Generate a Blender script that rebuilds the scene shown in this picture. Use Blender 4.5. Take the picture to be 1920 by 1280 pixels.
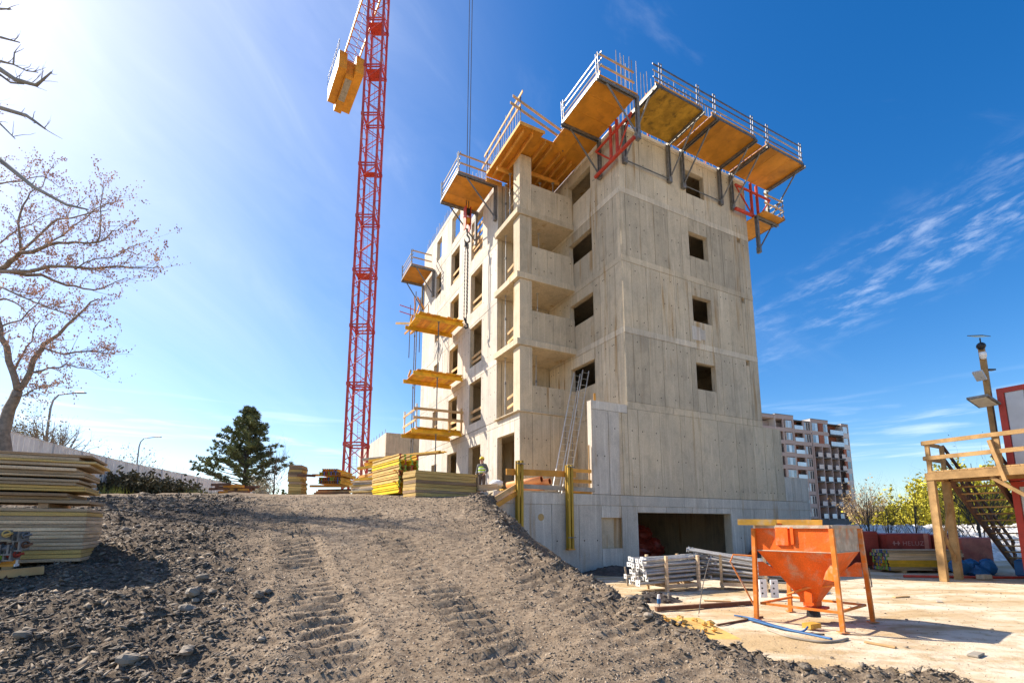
import bpy, math, random
import numpy as np
from mathutils import Vector, Matrix

for o in list(bpy.data.objects):
    bpy.data.objects.remove(o)
SC = bpy.context.scene
COL = SC.collection
R = random.Random(11)
NP = np.random.RandomState(5)

# ------------------------------------------------------------------ camera, sky, sun, exposure
F, PX, PY, CH = 921.0, 967.0, 841.0, 1.75
TH = math.atan(144 / F)
CT, ST = math.cos(TH), math.sin(TH)
cd = bpy.data.cameras.new('camera')
cam = bpy.data.objects.new('camera', cd)
COL.objects.link(cam)
cam.location = (0, 0, CH)
cam.rotation_euler = (math.pi / 2 + TH, 0, 0)
cd.sensor_width = 36
cd.lens = F / 1920 * 36
cd.shift_x = -(PX - 960) / 1920
cd.shift_y = (PY - 640) / 1920
cd.clip_start = 0.05
cd.clip_end = 6000
SC.camera = cam

SUN = Vector((-1.423, 0.565, 1.34)).normalized()
SUN_EL = math.asin(SUN.z)
SUN_AZ = math.atan2(SUN.x, SUN.y)
sl = bpy.data.lights.new('sun', 'SUN')
sl.energy = 4.6
sl.angle = math.radians(0.55)
sl.color = (1.0, 0.90, 0.76)
so = bpy.data.objects.new('sun', sl)
COL.objects.link(so)
so.rotation_euler = SUN.to_track_quat('Z', 'Y').to_euler()
so.location = SUN * 60

world = bpy.data.worlds.new('World')
SC.world = world
world.use_nodes = True


class NT:
    """tiny helper for wiring shader nodes"""
    def __init__(s, tree):
        s.t = tree
        s.n = tree.nodes
        s.l = tree.links

    def node(s, typ, **kw):
        n = s.n.new(typ)
        for k, v in kw.items():
            setattr(n, k, v)
        return n

    def put(s, sock, v):
        if isinstance(v, (int, float)):
            sock.default_value = v
        elif isinstance(v, (tuple, list)):
            if len(v) == 3 and sock.type == 'RGBA':
                v = (*v, 1)
            sock.default_value = v
        else:
            s.l.new(v, sock)

    def math(s, op, a, b=0.0, c=None, clamp=False):
        n = s.node('ShaderNodeMath', operation=op, use_clamp=clamp)
        s.put(n.inputs[0], a)
        s.put(n.inputs[1], b)
        if c is not None:
            s.put(n.inputs[2], c)
        return n.outputs[0]

    def mix(s, fac, a, b, mode='MIX'):
        n = s.node('ShaderNodeMix', data_type='RGBA', blend_type=mode)
        s.put(n.inputs[0], fac)
        s.put(n.inputs[6], a)
        s.put(n.inputs[7], b)
        return n.outputs[2]

    def noise(s, vec, scale=5, detail=4, rough=.55, dist=0):
        n = s.node('ShaderNodeTexNoise')
        s.put(n.inputs['Vector'], vec)
        n.inputs['Scale'].default_value = scale
        n.inputs['Detail'].default_value = detail
        n.inputs['Roughness'].default_value = rough
        n.inputs['Distortion'].default_value = dist
        return n.outputs[0]

    def mapv(s, vec, sc=(1, 1, 1), loc=(0, 0, 0), rot=(0, 0, 0)):
        n = s.node('ShaderNodeMapping')
        s.put(n.inputs[0], vec)
        n.inputs['Scale'].default_value = sc
        n.inputs['Location'].default_value = loc
        n.inputs['Rotation'].default_value = rot
        return n.outputs[0]

    def ramp(s, fac, p0, p1, lo=0.0, hi=1.0):
        n = s.node('ShaderNodeMapRange', interpolation_type='SMOOTHSTEP')
        s.put(n.inputs[0], fac)
        n.inputs[1].default_value = p0
        n.inputs[2].default_value = p1
        n.inputs[3].default_value = lo
        n.inputs[4].default_value = hi
        return n.outputs[0]


w = NT(world.node_tree)
w.n.clear()
sky = w.node('ShaderNodeTexSky', sky_type='NISHITA')
sky.sun_disc = False
sky.sun_elevation = SUN_EL
sky.sun_rotation = SUN_AZ
sky.altitude = 300
sky.air_density = 1.0
sky.dust_density = 1.0
sky.ozone_density = 2.4
tcw = w.node('ShaderNodeTexCoord')
sep = w.node('ShaderNodeSeparateXYZ')
w.l.new(tcw.outputs['Generated'], sep.inputs[0])
az = w.math('MULTIPLY', w.math('ARCTAN2', sep.outputs[0], sep.outputs[1]), 57.29578)
el = w.math('MULTIPLY', w.math('ARCSINE', sep.outputs[2]), 57.29578)
# thin cirrus band crossing the sky on the right
bandc = w.math('SUBTRACT', w.math('SUBTRACT', el, 20.2), w.math('MULTIPLY', w.math('SUBTRACT', az, 27.4), 0.26))
cv = w.node('ShaderNodeCombineXYZ')
w.put(cv.inputs[0], w.math('ADD', w.math('MULTIPLY', az, 0.17), w.math('MULTIPLY', bandc, 0.16)))
w.put(cv.inputs[1], w.math('MULTIPLY', bandc, 0.50))
n1 = w.noise(cv.outputs[0], 1.7, 9, .66, .25)
n2 = w.noise(cv.outputs[0], 0.45, 4, .5, .3)
inband = w.math('MULTIPLY', w.ramp(w.math('ABSOLUTE', bandc), 5.5, 0.6), w.ramp(az, 18, 28))
inband = w.math('MULTIPLY', inband, w.ramp(az, 95, 60))
cir = w.math('MULTIPLY', w.math('MULTIPLY', w.ramp(n1, .44, .78), w.ramp(n2, .34, .60)), inband)
# low streaks over the horizon
cv2 = w.node('ShaderNodeCombineXYZ')
w.put(cv2.inputs[0], w.math('MULTIPLY', az, 0.05))
w.put(cv2.inputs[1], w.math('MULTIPLY', el, 0.55))
n3 = w.noise(cv2.outputs[0], 1.3, 6, .55, .4)
low = w.math('MULTIPLY', w.ramp(n3, .50, .70), w.math('MULTIPLY', w.ramp(el, 1.0, 4.0), w.ramp(el, 14, 8)))
# faint veil of high cloud elsewhere
cv3 = w.node('ShaderNodeCombineXYZ')
w.put(cv3.inputs[0], w.math('MULTIPLY', az, 0.045))
w.put(cv3.inputs[1], w.math('ADD', w.math('MULTIPLY', el, 0.10), w.math('MULTIPLY', az, 0.05)))
n4 = w.noise(cv3.outputs[0], 1.0, 7, .6, .6)
veil = w.math('MULTIPLY', w.ramp(n4, .55, .85), w.ramp(el, 10, 26))
hazy = w.math('MULTIPLY', w.ramp(az, 8, -40), w.ramp(n4, .15, .8, .08, .22))
cl = w.math('ADD', w.math('ADD', hazy, w.math('MULTIPLY', cir, 0.30)), w.math('ADD', w.math('MULTIPLY', low, 0.40), w.math('MULTIPLY', veil, 0.12)), clamp=True)
hsv = w.node('ShaderNodeHueSaturation')
hsv.inputs['Saturation'].default_value = 1.42
hsv.inputs['Hue'].default_value = 0.505
hsv.inputs['Value'].default_value = 1.0
w.l.new(sky.outputs[0], hsv.inputs['Color'])
skyc = w.mix(cl, hsv.outputs[0], (7.5, 7.9, 8.6))
bg = w.node('ShaderNodeBackground')
w.l.new(skyc, bg.inputs[0])
bg.inputs[1].default_value = 0.10
wo = w.node('ShaderNodeOutputWorld')
w.l.new(bg.outputs[0], wo.inputs[0])

SC.view_settings.view_transform = 'Standard'
SC.view_settings.look = 'None'
SC.view_settings.gamma = 1
SC.view_settings.exposure = 1.0
SC.view_settings.use_curve_mapping = False
SC.render.engine = 'CYCLES'
SC.cycles.max_bounces = 6

# ------------------------------------------------------------------ frames of reference
P0 = (4.58444022, 19.69891742)          # foot of the tower's near corner
UX, UY = 0.88633668, 0.46304136         # along the tower front; the depth axis is at right angles
PSI = math.atan2(UY, UX)


def W(a, b, z=0.0):
    return Vector((P0[0] + a * UX - b * UY, P0[1] + a * UY + b * UX, z))


def ab(x, y):
    dx, dy = x - P0[0], y - P0[1]
    return dx * UX + dy * UY, -dx * UY + dy * UX


def ray(px, py):
    X = px - PX
    v = PY - py
    return X, F * CT - v * ST, v * CT + F * ST


def at(px, py, Y):
    r = ray(px, py)
    t = Y / r[1]
    return Vector((r[0] * t, Y, CH + r[2] * t))


# ------------------------------------------------------------------ ground height
def ss(x, e0, e1):
    t = np.clip((x - e0) / (e1 - e0), 0, 1)
    return t * t * (3 - 2 * t)


def _hash(ix, iy, seed):
    h = (ix.astype(np.int64) * 374761393 + iy.astype(np.int64) * 668265263 + seed * 1442695041) & 0xffffffff
    h = ((h ^ (h >> 13)) * 1274126177) & 0xffffffff
    h = h ^ (h >> 16)
    return (h & 0xffff) / 65535.0


def vnoise(x, y, seed=0):
    ix, iy = np.floor(x), np.floor(y)
    fx, fy = x - ix, y - iy
    fx = fx * fx * (3 - 2 * fx)
    fy = fy * fy * (3 - 2 * fy)
    a = _hash(ix, iy, seed)
    b = _hash(ix + 1, iy, seed)
    c = _hash(ix, iy + 1, seed)
    d = _hash(ix + 1, iy + 1, seed)
    return (a * (1 - fx) + b * fx) * (1 - fy) + (c * (1 - fx) + d * fx) * fy - .5


YS = [-20, 0, 2, 4, 5.5, 8, 10.5, 15.5, 20, 25, 40, 80, 300, 3000]
ZS = [0, .05, .12, .36, .66, 1.05, 1.58, 2.55, 3.0, 3.25, 3.4, 3.5, 4.0, 4.0]
CYS = [3.1, 4.1, 4.8, 5.5, 7, 8, 10.5, 15.5, 17.5, 22]
CXS = [7.5, 4.4, 2.5, 1.6, 1.2, .78, -.07, -1.04, -1.3, -1.6]


def mound_raw(x, y):
    """(height of the earth mound, distance to the right of its crest)"""
    prof = np.interp(y, YS, ZS)
    xc = np.interp(y, CYS, CXS) + vnoise(x * .9, y * .9, 3) * .5
    d = x - xc
    a = (x - P0[0]) * UX + (y - P0[1]) * UY
    b = -(x - P0[0]) * UY + (y - P0[1]) * UX
    k = np.where(a > -6.1, (b > 3.3) * 1.0, ss(b, -.7, .6)) * (a < -2.95)
    d = d * (1 - k) - k
    return prof, d, a, b


def ground_np(x, y, detail=True):
    x = np.asarray(x, float)
    y = np.asarray(y, float)
    prof, d, a, b = mound_raw(x, y)
    z = prof - np.clip(d, 0, None) * .78
    m = ss(z, 0.0, .12)                       # 1 on the mound, 0 on the yard
    z = np.maximum(z, 0)
    if detail:
        near = np.exp(-np.clip(np.hypot(x, y) - 25, 0, None) / 30)
        stony = ss(-(x + 1.9 + .55 * (y - 4.6)), -.5, 1.2) * m
        crest = np.exp(-((d - .05) / .55) ** 2) * (y < 18) * m
        n = vnoise(x * .45, y * .45, 1) * .22 + vnoise(x * 1.3, y * 1.3, 2) * .10
        n2 = vnoise(x * 3.1, y * 3.1, 4) * .06 + vnoise(x * 7, y * 7, 5) * .05 + vnoise(x * 14, y * 14, 6) * .045
        z = z + m * near * (n * (.35 + .75 * stony) + n2 * (.55 + .8 * stony + .9 * crest))
        z = z + crest * (.05 + .20 * np.abs(vnoise(x * 2.2, y * 2.2, 8)))
        z = z + (1 - m) * near * (vnoise(x * 1.1, y * 1.1, 9) * .035 + vnoise(x * 5, y * 5, 10) * .014)
        # tyre ribs pressed into the ramp
        for (tx, amp, seed) in ((0.0, .044, 21), (1.9, .028, 22), (3.6, .018, 23)):
            cx = np.interp(y, [3, 5, 7, 11, 14, 18], [-1.15, -1.75, -2.8, -4.9, -6.6, -9]) + tx * np.interp(y, [3, 16], [.8, 1.25])
            u = x - cx
            inside = ss(np.abs(u), .42, .26) * ss(y, 3.2, 3.8) * ss(y, 17, 13)
            rib = np.clip(np.sin((y - .45 * u + .06 * vnoise(x * 2, y * 2, seed)) * 2 * math.pi / .24 + 4.0 * vnoise(x * .6, y * .6, seed + 3)) * 1.8, -1, 1)
            wear = .85 + 1.3 * vnoise(x * .9, y * .9, seed + 5) + .5 * vnoise(x * 3, y * 3, seed + 9)
            z = z + m * inside * (amp * rib * np.clip(wear, 0, 1.2) - amp * .6)
            z = z + m * amp * .7 * np.exp(-((np.abs(u) - .52) / .10) ** 2) * ss(y, 3.2, 3.8) * ss(y, 17, 13) * (amp > .03)
    inside = ((a > -2.9) & (b > 3.3)) | ((a > -5.85) & (b > .12) & (b < 3.75))
    far = ss(a, 9.5, 14)
    back = (b > 3.3) & (a > -2.9)
    z = np.where(inside & (a < 9.6) & (b < 19.0), -.06, z)
    z = np.where(back & ((a >= 9.6)), np.minimum(z, 0.0) * 0 , z)
    return z, m


def gz(x, y):
    z, m = ground_np(np.array([x]), np.array([y]))
    return float(z[0])


def gp(px, py):
    """point where the sight line through a pixel meets the ground (found by marching)"""
    r = ray(px, py)
    Y = 2.5
    while Y < 400:
        z = CH + r[2] / r[1] * Y
        if z <= gz(r[0] / r[1] * Y, Y):
            break
        Y += .05 if Y < 40 else .5
    return Vector((r[0] / r[1] * Y, Y, gz(r[0] / r[1] * Y, Y)))


# ------------------------------------------------------------------ mesh helper
class MB:
    def __init__(s, org=(0, 0, 0)):
        s.v = []
        s.f = []
        s.o = Vector(org)

    def add(s, vs, fs):
        k = len(s.v)
        s.v += [Vector(p) - s.o for p in vs]
        s.f += [tuple(i + k for i in q) for q in fs]
        return s

    def box(s, a, b):
        x0, x1 = sorted((a[0], b[0]))
        y0, y1 = sorted((a[1], b[1]))
        z0, z1 = sorted((a[2], b[2]))
        return s.add([(x0, y0, z0), (x1, y0, z0), (x1, y1, z0), (x0, y1, z0), (x0, y0, z1), (x1, y0, z1), (x1, y1, z1), (x0, y1, z1)],
                     [(0, 3, 2, 1), (4, 5, 6, 7), (0, 1, 5, 4), (1, 2, 6, 5), (2, 3, 7, 6), (3, 0, 4, 7)])

    def bbox(s, a, b, c=.01):
        """box with small chamfered long edges (vertical and horizontal)"""
        x0, x1 = sorted((a[0], b[0]))
        y0, y1 = sorted((a[1], b[1]))
        z0, z1 = sorted((a[2], b[2]))
        vs = []
        for z, e in ((z0, c), (z0 + c, 0), (z1 - c, 0), (z1, c)):
            vs += [(x0 + e, y0 + e, z), (x1 - e, y0 + e, z), (x1 - e, y1 - e, z), (x0 + e, y1 - e, z)]
        fs = [(0, 3, 2, 1), (12, 13, 14, 15)]
        for L in range(3):
            for i in range(4):
                j = (i + 1) % 4
                fs.append((L * 4 + i, L * 4 + j, L * 4 + 4 + j, L * 4 + 4 + i))
        return s.add(vs, fs)

    def frame(s, p, q, up=None):
        p, q = Vector(p), Vector(q)
        d = (q - p)
        L = d.length
        d = d / max(L, 1e-9)
        u = Vector(up) if up else Vector((0, 0, 1))
        if abs(d.dot(u)) > .97:
            u = Vector((1, 0, 0)) if abs(d.x) < .9 else Vector((0, 1, 0))
        x = d.cross(u).normalized()
        y = x.cross(d).normalized()
        return p, q, d, x, y, L

    def beam(s, p, q, w, h, up=None):
        p, q, d, x, y, L = s.frame(p, q, up)
        vs = []
        for c in (p, q):
            for i, j in ((-1, -1), (1, -1), (1, 1), (-1, 1)):
                vs.append(c + x * (i * w / 2) + y * (j * h / 2))
        return s.add(vs, [(0, 1, 2, 3), (7, 6, 5, 4), (0, 4, 5, 1), (1, 5, 6, 2), (2, 6, 7, 3), (3, 7, 4, 0)])

    def hbeam(s, p, q, w=.08, h=.20, ft=.04, wt=.03, up=None):
        """timber I-section"""
        p, q, d, x, y, L = s.frame(p, q, up)
        pr = [(-w / 2, -h / 2), (w / 2, -h / 2), (w / 2, -h / 2 + ft), (wt / 2, -h / 2 + ft), (wt / 2, h / 2 - ft), (w / 2, h / 2 - ft),
              (w / 2, h / 2), (-w / 2, h / 2), (-w / 2, h / 2 - ft), (-wt / 2, h / 2 - ft), (-wt / 2, -h / 2 + ft), (-w / 2, -h / 2 + ft)]
        n = len(pr)
        vs = [c + x * i + y * j for c in (p, q) for i, j in pr]
        fs = [(i, i + n, (i + 1) % n + n, (i + 1) % n) for i in range(n)]
        fs += [(0, 1, 2, 11), (3, 4, 9, 10), (5, 6, 7, 8), (n + 11, n + 2, n + 1, n), (n + 10, n + 9, n + 4, n + 3), (n + 8, n + 7, n + 6, n + 5)]
        fs += [(2, 3, 10, 11), (4, 5, 8, 9), (n + 11, n + 10, n + 3, n + 2), (n + 9, n + 8, n + 5, n + 4)]
        return s.add(vs, fs)

    def tube(s, p, q, r, n=8, r2=None, cap=True, hollow=None):
        p, q, d, x, y, L = s.frame(p, q)
        r2 = r if r2 is None else r2
        vs = []
        for c, rr in ((p, r), (q, r2)):
            for i in range(n):
                t = 2 * math.pi * i / n
                vs.append(c + x * (rr * math.cos(t)) + y * (rr * math.sin(t)))
        fs = [(i, i + n, (i + 1) % n + n, (i + 1) % n) for i in range(n)]
        if hollow:
            k = len(vs)
            for c, rr in ((p, hollow), (q, hollow)):
                for i in range(n):
                    t = 2 * math.pi * i / n
                    vs.append(c + x * (rr * math.cos(t)) + y * (rr * math.sin(t)))
            fs += [(k + (i + 1) % n, k + (i + 1) % n + n, k + i + n, k + i) for i in range(n)]
            fs += [(i, (i + 1) % n, k + (i + 1) % n, k + i) for i in range(n)]
            fs += [(k + n + i, k + n + (i + 1) % n, n + (i + 1) % n, n + i) for i in range(n)]
        elif cap:
            fs += [tuple(range(n)), tuple(range(2 * n - 1, n - 1, -1))]
        return s.add(vs, fs)

    def path(s, pts, rad, n=6):
        """tapering tube along a polyline"""
        pts = [Vector(p) for p in pts]
        if not hasattr(rad, '__len__'):
            rad = [rad] * len(pts)
        vs = []
        prev = None
        for i, p in enumerate(pts):
            d = (pts[min(i + 1, len(pts) - 1)] - pts[max(i - 1, 0)])
            d = d.normalized() if d.length > 1e-9 else Vector((0, 0, 1))
            if prev is None:
                u = Vector((0, 0, 1)) if abs(d.z) < .9 else Vector((1, 0, 0))
                x = d.cross(u).normalized()
            else:
                x = (prev - d * prev.dot(d)).normalized()
            prev = x
            y = d.cross(x)
            for k in range(n):
                t = 2 * math.pi * k / n
                vs.append(p + x * (rad[i] * math.cos(t)) + y * (rad[i] * math.sin(t)))
        fs = []
        for i in range(len(pts) - 1):
            for k in range(n):
                fs.append((i * n + k, i * n + (k + 1) % n, (i + 1) * n + (k + 1) % n, (i + 1) * n + k))
        m = (len(pts) - 1) * n
        fs += [tuple(range(n - 1, -1, -1)), tuple(m + k for k in range(n))]
        return s.add(vs, fs)

    def prism(s, poly, d):
        """extrude polygon (list of 3-D points) by vector d"""
        n = len(poly)
        d = Vector(d)
        vs = [Vector(p) for p in poly] + [Vector(p) + d for p in poly]
        fs = [tuple(range(n - 1, -1, -1)), tuple(range(n, 2 * n))]
        fs += [(i, (i + 1) % n, (i + 1) % n + n, i + n) for i in range(n)]
        return s.add(vs, fs)

    def blob(s, c, r, seg=10, rings=6, jit=0, sc=(1, 1, 1)):
        vs, fs = [], []
        c = Vector(c)
        for i in range(rings + 1):
            th = math.pi * i / rings
            for k in range(seg):
                ph = 2 * math.pi * k / seg
                rr = r * (1 + jit * (R.random() - .5))
                vs.append(c + Vector((rr * sc[0] * math.sin(th) * math.cos(ph), rr * sc[1] * math.sin(th) * math.sin(ph), rr * sc[2] * math.cos(th))))
        for i in range(rings):
            for k in range(seg):
                fs.append((i * seg + k, (i + 1) * seg + k, (i + 1) * seg + (k + 1) % seg, i * seg + (k + 1) % seg))
        return s.add(vs, fs)

    def mesh(s, name, m, smooth=False):
        me = bpy.data.meshes.new(name)
        me.from_pydata([tuple(v) for v in s.v], [], s.f)
        if m:
            me.materials.append(m)
        if smooth:
            me.polygons.foreach_set('use_smooth', [True] * len(me.polygons))
        me.update()
        return me

    def build(s, name, m, parent=None, smooth=False, **props):
        return link(name, s.mesh(name, m, smooth), parent, **props)


def link(name, data, parent=None, **props):
    o = bpy.data.objects.new(name, data)
    COL.objects.link(o)
    if parent is not None:
        o.parent = parent
    for k, v in props.items():
        o[k] = v
    return o


def tag(o, label, cat, group=None):
    o['label'] = label
    o['category'] = cat
    o['kind'] = 'thing'
    if group:
        o['group'] = group
    return o


ORD = ['bottom', 'second', 'third', 'fourth', 'fifth', 'sixth', 'seventh', 'eighth', 'ninth', 'tenth', 'eleventh', 'twelfth', 'thirteenth', 'fourteenth']


def nth(i, n, what, frm='from the bottom'):
    if i == n - 1:
        return 'topmost ' + what
    return 'bottom ' + what if i == 0 else '%s %s %s' % (ORD[i], what, frm)


def nlr(i, n):
    return 'leftmost' if i == 0 else 'rightmost' if i == n - 1 else ORD[i] + ' from the left'


def thing(name, label, cat, loc=(0, 0, 0), rz=0.0, group=None):
    o = bpy.data.objects.new(name, None)
    o.empty_display_size = .2
    COL.objects.link(o)
    o.location = loc
    o.rotation_euler = (0, 0, rz)
    return tag(o, label, cat, group)


def dup(o, loc=None, rz=None, label=None, parent=None):
    c = o.copy()
    COL.objects.link(c)
    if parent is not None:
        c.parent = parent
    if loc is not None:
        c.location = loc
    if rz is not None:
        c.rotation_euler = (c.rotation_euler[0], c.rotation_euler[1], rz)
    if label:
        c['label'] = label
    for ch in KIDS.get(o.name, []) or list(o.children):
        dup(ch, parent=c)
    return c


KIDS = {}
# ------------------------------------------------------------------ materials
MATS = {}


def mat(name, col, rough=.75, metal=0.0, var=.18, scale=3.0, rand=.10, bump=0.0, bscale=30, stain=None, stain_amt=.5, stain_scale=1.5,
        stretch=(1, 1, 1), world_co=False, spec=.35, tint=None, fine=.0):
    m = bpy.data.materials.new(name)
    m.use_nodes = True
    t = NT(m.node_tree)
    bs = t.n['Principled BSDF']
    if world_co:
        co = t.node('ShaderNodeNewGeometry').outputs['Position']
    else:
        tc = t.node('ShaderNodeTexCoord').outputs['Object']
        oi = t.node('ShaderNodeObjectInfo')
        va = t.node('ShaderNodeVectorMath', operation='ADD')
        t.l.new(tc, va.inputs[0])
        sc = t.node('ShaderNodeVectorMath', operation='SCALE')
        sc.inputs[0].default_value = (37, 21, 53)
        t.l.new(oi.outputs['Random'], sc.inputs['Scale'])
        t.l.new(sc.outputs[0], va.inputs[1])
        co = va.outputs[0]
    cs = t.mapv(co, stretch)
    n = t.noise(cs, scale, 5, .6)
    f = t.ramp(n, .28, .72)
    lo = tuple(c * (1 - var) for c in col)
    hi = tuple(min(1, c * (1 + var)) for c in (tint or col))
    c = t.mix(f, lo, hi)
    if stain:
        ns = t.noise(cs, stain_scale, 6, .65, .4)
        c = t.mix(t.math('MULTIPLY', t.ramp(ns, .5, .72), stain_amt), c, stain)
    if fine:
        nf = t.noise(co, 60, 3, .6)
        k = t.ramp(nf, .3, .7, 1 - fine, 1 + fine)
        cb = t.node('ShaderNodeCombineColor')
        for i in range(3):
            t.put(cb.inputs[i], k)
        c = t.mix(1.0, c, cb.outputs[0], 'MULTIPLY')
    if rand:
        oi2 = t.node('ShaderNodeObjectInfo')
        k = t.ramp(oi2.outputs['Random'], 0, 1, 1 - rand, 1 + rand)
        cb = t.node('ShaderNodeCombineColor')
        for i in range(3):
            t.put(cb.inputs[i], k)
        c = t.mix(1.0, c, cb.outputs[0], 'MULTIPLY')
    t.put(bs.inputs['Base Color'], c)
    bs.inputs['Roughness'].default_value = rough
    bs.inputs['Metallic'].default_value = metal
    bs.inputs['Specular IOR Level'].default_value = spec
    if bump:
        b = t.node('ShaderNodeBump')
        b.inputs['Strength'].default_value = bump
        b.inputs['Distance'].default_value = .02
        t.l.new(t.noise(cs, bscale, 4, .6), b.inputs['Height'])
        t.l.new(b.outputs[0], bs.inputs['Normal'])
    MATS[name] = m
    return m


def concrete_mat(name, base, warm, stain_amt=.5, rand=.09):
    m = bpy.data.materials.new(name)
    m.use_nodes = True
    t = NT(m.node_tree)
    bs = t.n['Principled BSDF']
    co = t.node('ShaderNodeNewGeometry').outputs['Position']
    oi = t.node('ShaderNodeObjectInfo')
    big = t.noise(co, .55, 5, .6, .3)
    c = t.mix(t.ramp(big, .3, .7), base, warm)
    # cloudy patches left by the shuttering
    mid = t.noise(t.mapv(co, (1, 1, .6)), 2.3, 6, .65, .5)
    c = t.mix(t.math('MULTIPLY', t.ramp(mid, .42, .72), .5), c, tuple(x * .66 for x in base))
    # vertical run-off streaks
    st = t.noise(t.mapv(co, (5.5, 5.5, .22)), 1.0, 5, .6)
    c = t.mix(t.math('MULTIPLY', t.ramp(st, .54, .72), .42), c, tuple(x * .56 for x in base))
    st2 = t.noise(t.mapv(co, (9, 9, .35), (3, 8, 1)), 1.0, 4, .6)
    c = t.mix(t.math('MULTIPLY', t.ramp(st2, .53, .70), .45), c, tuple(min(1, x * 1.5) for x in base))
    # rusty leaks
    ru = t.noise(t.mapv(co, (3.2, 3.2, .16), (11, 2, 5)), 1.0, 4, .55)
    ru2 = t.noise(co, .35, 2, .5)
    c = t.mix(t.math('MULTIPLY', t.math('MULTIPLY', t.ramp(ru, .55, .72), t.ramp(ru2, .42, .58)), stain_amt), c, (.36, .21, .075))
    # pinholes and grit
    fn = t.noise(co, 38, 3, .7)
    k = t.ramp(fn, .25, .75, .80, 1.15)
    k2 = t.ramp(oi.outputs['Random'], 0, 1, 1 - rand, 1 + rand)
    k = t.math('MULTIPLY', k, k2)
    cb = t.node('ShaderNodeCombineColor')
    for i in range(3):
        t.put(cb.inputs[i], k)
    c = t.mix(1.0, c, cb.outputs[0], 'MULTIPLY')
    t.put(bs.inputs['Base Color'], c)
    bs.inputs['Roughness'].default_value = .85
    bs.inputs['Specular IOR Level'].default_value = .25
    b = t.node('ShaderNodeBump')
    b.inputs['Strength'].default_value = .35
    b.inputs['Distance'].default_value = .012
    t.l.new(t.noise(co, 22, 5, .65), b.inputs['Height'])
    t.l.new(b.outputs[0], bs.inputs['Normal'])
    return m


M_CONC = concrete_mat('cast_concrete', (.515, .435, .315), (.62, .505, .345), .9)
M_CONCD = concrete_mat('grey_pour_concrete', (.45, .385, .285), (.555, .46, .325), .8)
M_CONCW = concrete_mat('warm_pour_concrete', (.57, .49, .365), (.66, .545, .38), 1.0)
M_BAND = concrete_mat('slab_band_concrete', (.60, .52, .40), (.67, .57, .42), .8)
M_CONC2 = concrete_mat('pale_concrete', (.58, .53, .46), (.63, .56, .46), .35)
M_CONCB = concrete_mat('basement_concrete', (.53, .495, .425), (.58, .52, .43), .6)
M_DARKHOLE = mat('tie_hole_plug', (.022, .02, .018), .9, rand=0)
M_STEEL = mat('galvanised_steel', (.17, .17, .17), .5, .55, .25, 8, .15, spec=.5)
M_DSTEEL = mat('grey_bracket_steel', (.19, .185, .175), .55, .35, .3, 6, .15)
M_ZINC = mat('bright_zinc', (.44, .42, .385), .5, .35, .2, 10, .12, stain=(.25, .2, .15), stain_amt=.4, spec=.5)
M_ALU = mat('ladder_aluminium', (.62, .62, .6), .4, .6, .12, 8, .05)
M_RED = mat('red_steel_paint', (.50, .05, .022), .55, 0, .22, 5, .1, stain=(.2, .06, .03), stain_amt=.5, spec=.4)
M_CRANE = mat('crane_red_paint', (.50, .06, .05), .5, 0, .2, 1.2, .1, stain=(.62, .26, .17), stain_amt=.7, stain_scale=.8)
M_CRANEY = mat('crane_yellow_paint', (.70, .31, .03), .5, 0, .15, 1.2, .06, stain=(.42, .17, .03), stain_amt=.55, stain_scale=.9)
M_PLY = mat('yellow_formwork_plywood', (.60, .255, .024), .6, 0, .18, 1.3, .14, stain=(.34, .135, .022), stain_amt=.65, stain_scale=1.9)
M_PLYD = mat('dirty_formwork_plywood', (.42, .235, .025), .6, 0, .35, 2.2, .1, stain=(.10, .065, .014), stain_amt=.85, stain_scale=3.0)
M_TIMBER = mat('raw_timber', (.58, .37, .17), .8, 0, .22, 2, .16, stretch=(1, 1, 1), stain=(.33, .18, .07), stain_amt=.45)
M_TIMBERO = mat('orange_timber', (.66, .31, .055), .75, 0, .2, 2, .15, stain=(.38, .16, .03), stain_amt=.5)
M_YBEAM = mat('yellow_beam_timber', (.74, .43, .03), .65, 0, .2, 2.5, .14, stain=(.36, .19, .03), stain_amt=.5)
M_BRIGHTY = mat('bright_yellow_steel', (.85, .62, .02), .5, 0, .12, 3, .08)
M_LANDW = mat('landing_timber', (.42, .255, .105), .8, 0, .3, 2, .18, stretch=(1, 1, 1), stain=(.24, .125, .045), stain_amt=.6, stain_scale=2.5, fine=.12)
M_FORK = mat('mortared_yellow_steel', (.62, .35, .05), .7, 0, .25, 4, .1, stain=(.50, .43, .33), stain_amt=.7, stain_scale=3)
M_GREY_WOOD = mat('weathered_board', (.36, .32, .26), .85, 0, .25, 3, .15, stain=(.2, .16, .12), stain_amt=.5)
M_PANEL = mat('formwork_sheet', (.52, .385, .24), .8, 0, .28, 1.2, .3, bump=.2, stretch=(1, 1, 14), stain=(.46, .28, .07), stain_amt=.75, stain_scale=.5, fine=.15)
M_PANEL2 = mat('yellow_sheet', (.60, .40, .125), .75, 0, .28, 1.2, .22, bump=.2, stretch=(1, 1, 14), stain=(.30, .24, .15), stain_amt=.8, stain_scale=.6, fine=.15)
M_PANEL3 = mat('brown_sheet', (.34, .22, .12), .8, 0, .28, 1.2, .22, bump=.2, stretch=(1, 1, 14), stain=(.46, .40, .30), stain_amt=.5, stain_scale=.6, fine=.15)
M_ORANGE = mat('orange_skip_paint', (.76, .12, .006), .6, 0, .16, 3, 0, bump=.25, bscale=18, stain=(.47, .33, .21), stain_amt=.75, stain_scale=2.4, spec=.35, fine=.14)
M_SKIPD = mat('mortar_crusted_steel', (.44, .36, .27), .85, 0, .25, 6, 0, bump=.4, stain=(.55, .14, .02), stain_amt=.8, stain_scale=3.2)
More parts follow.
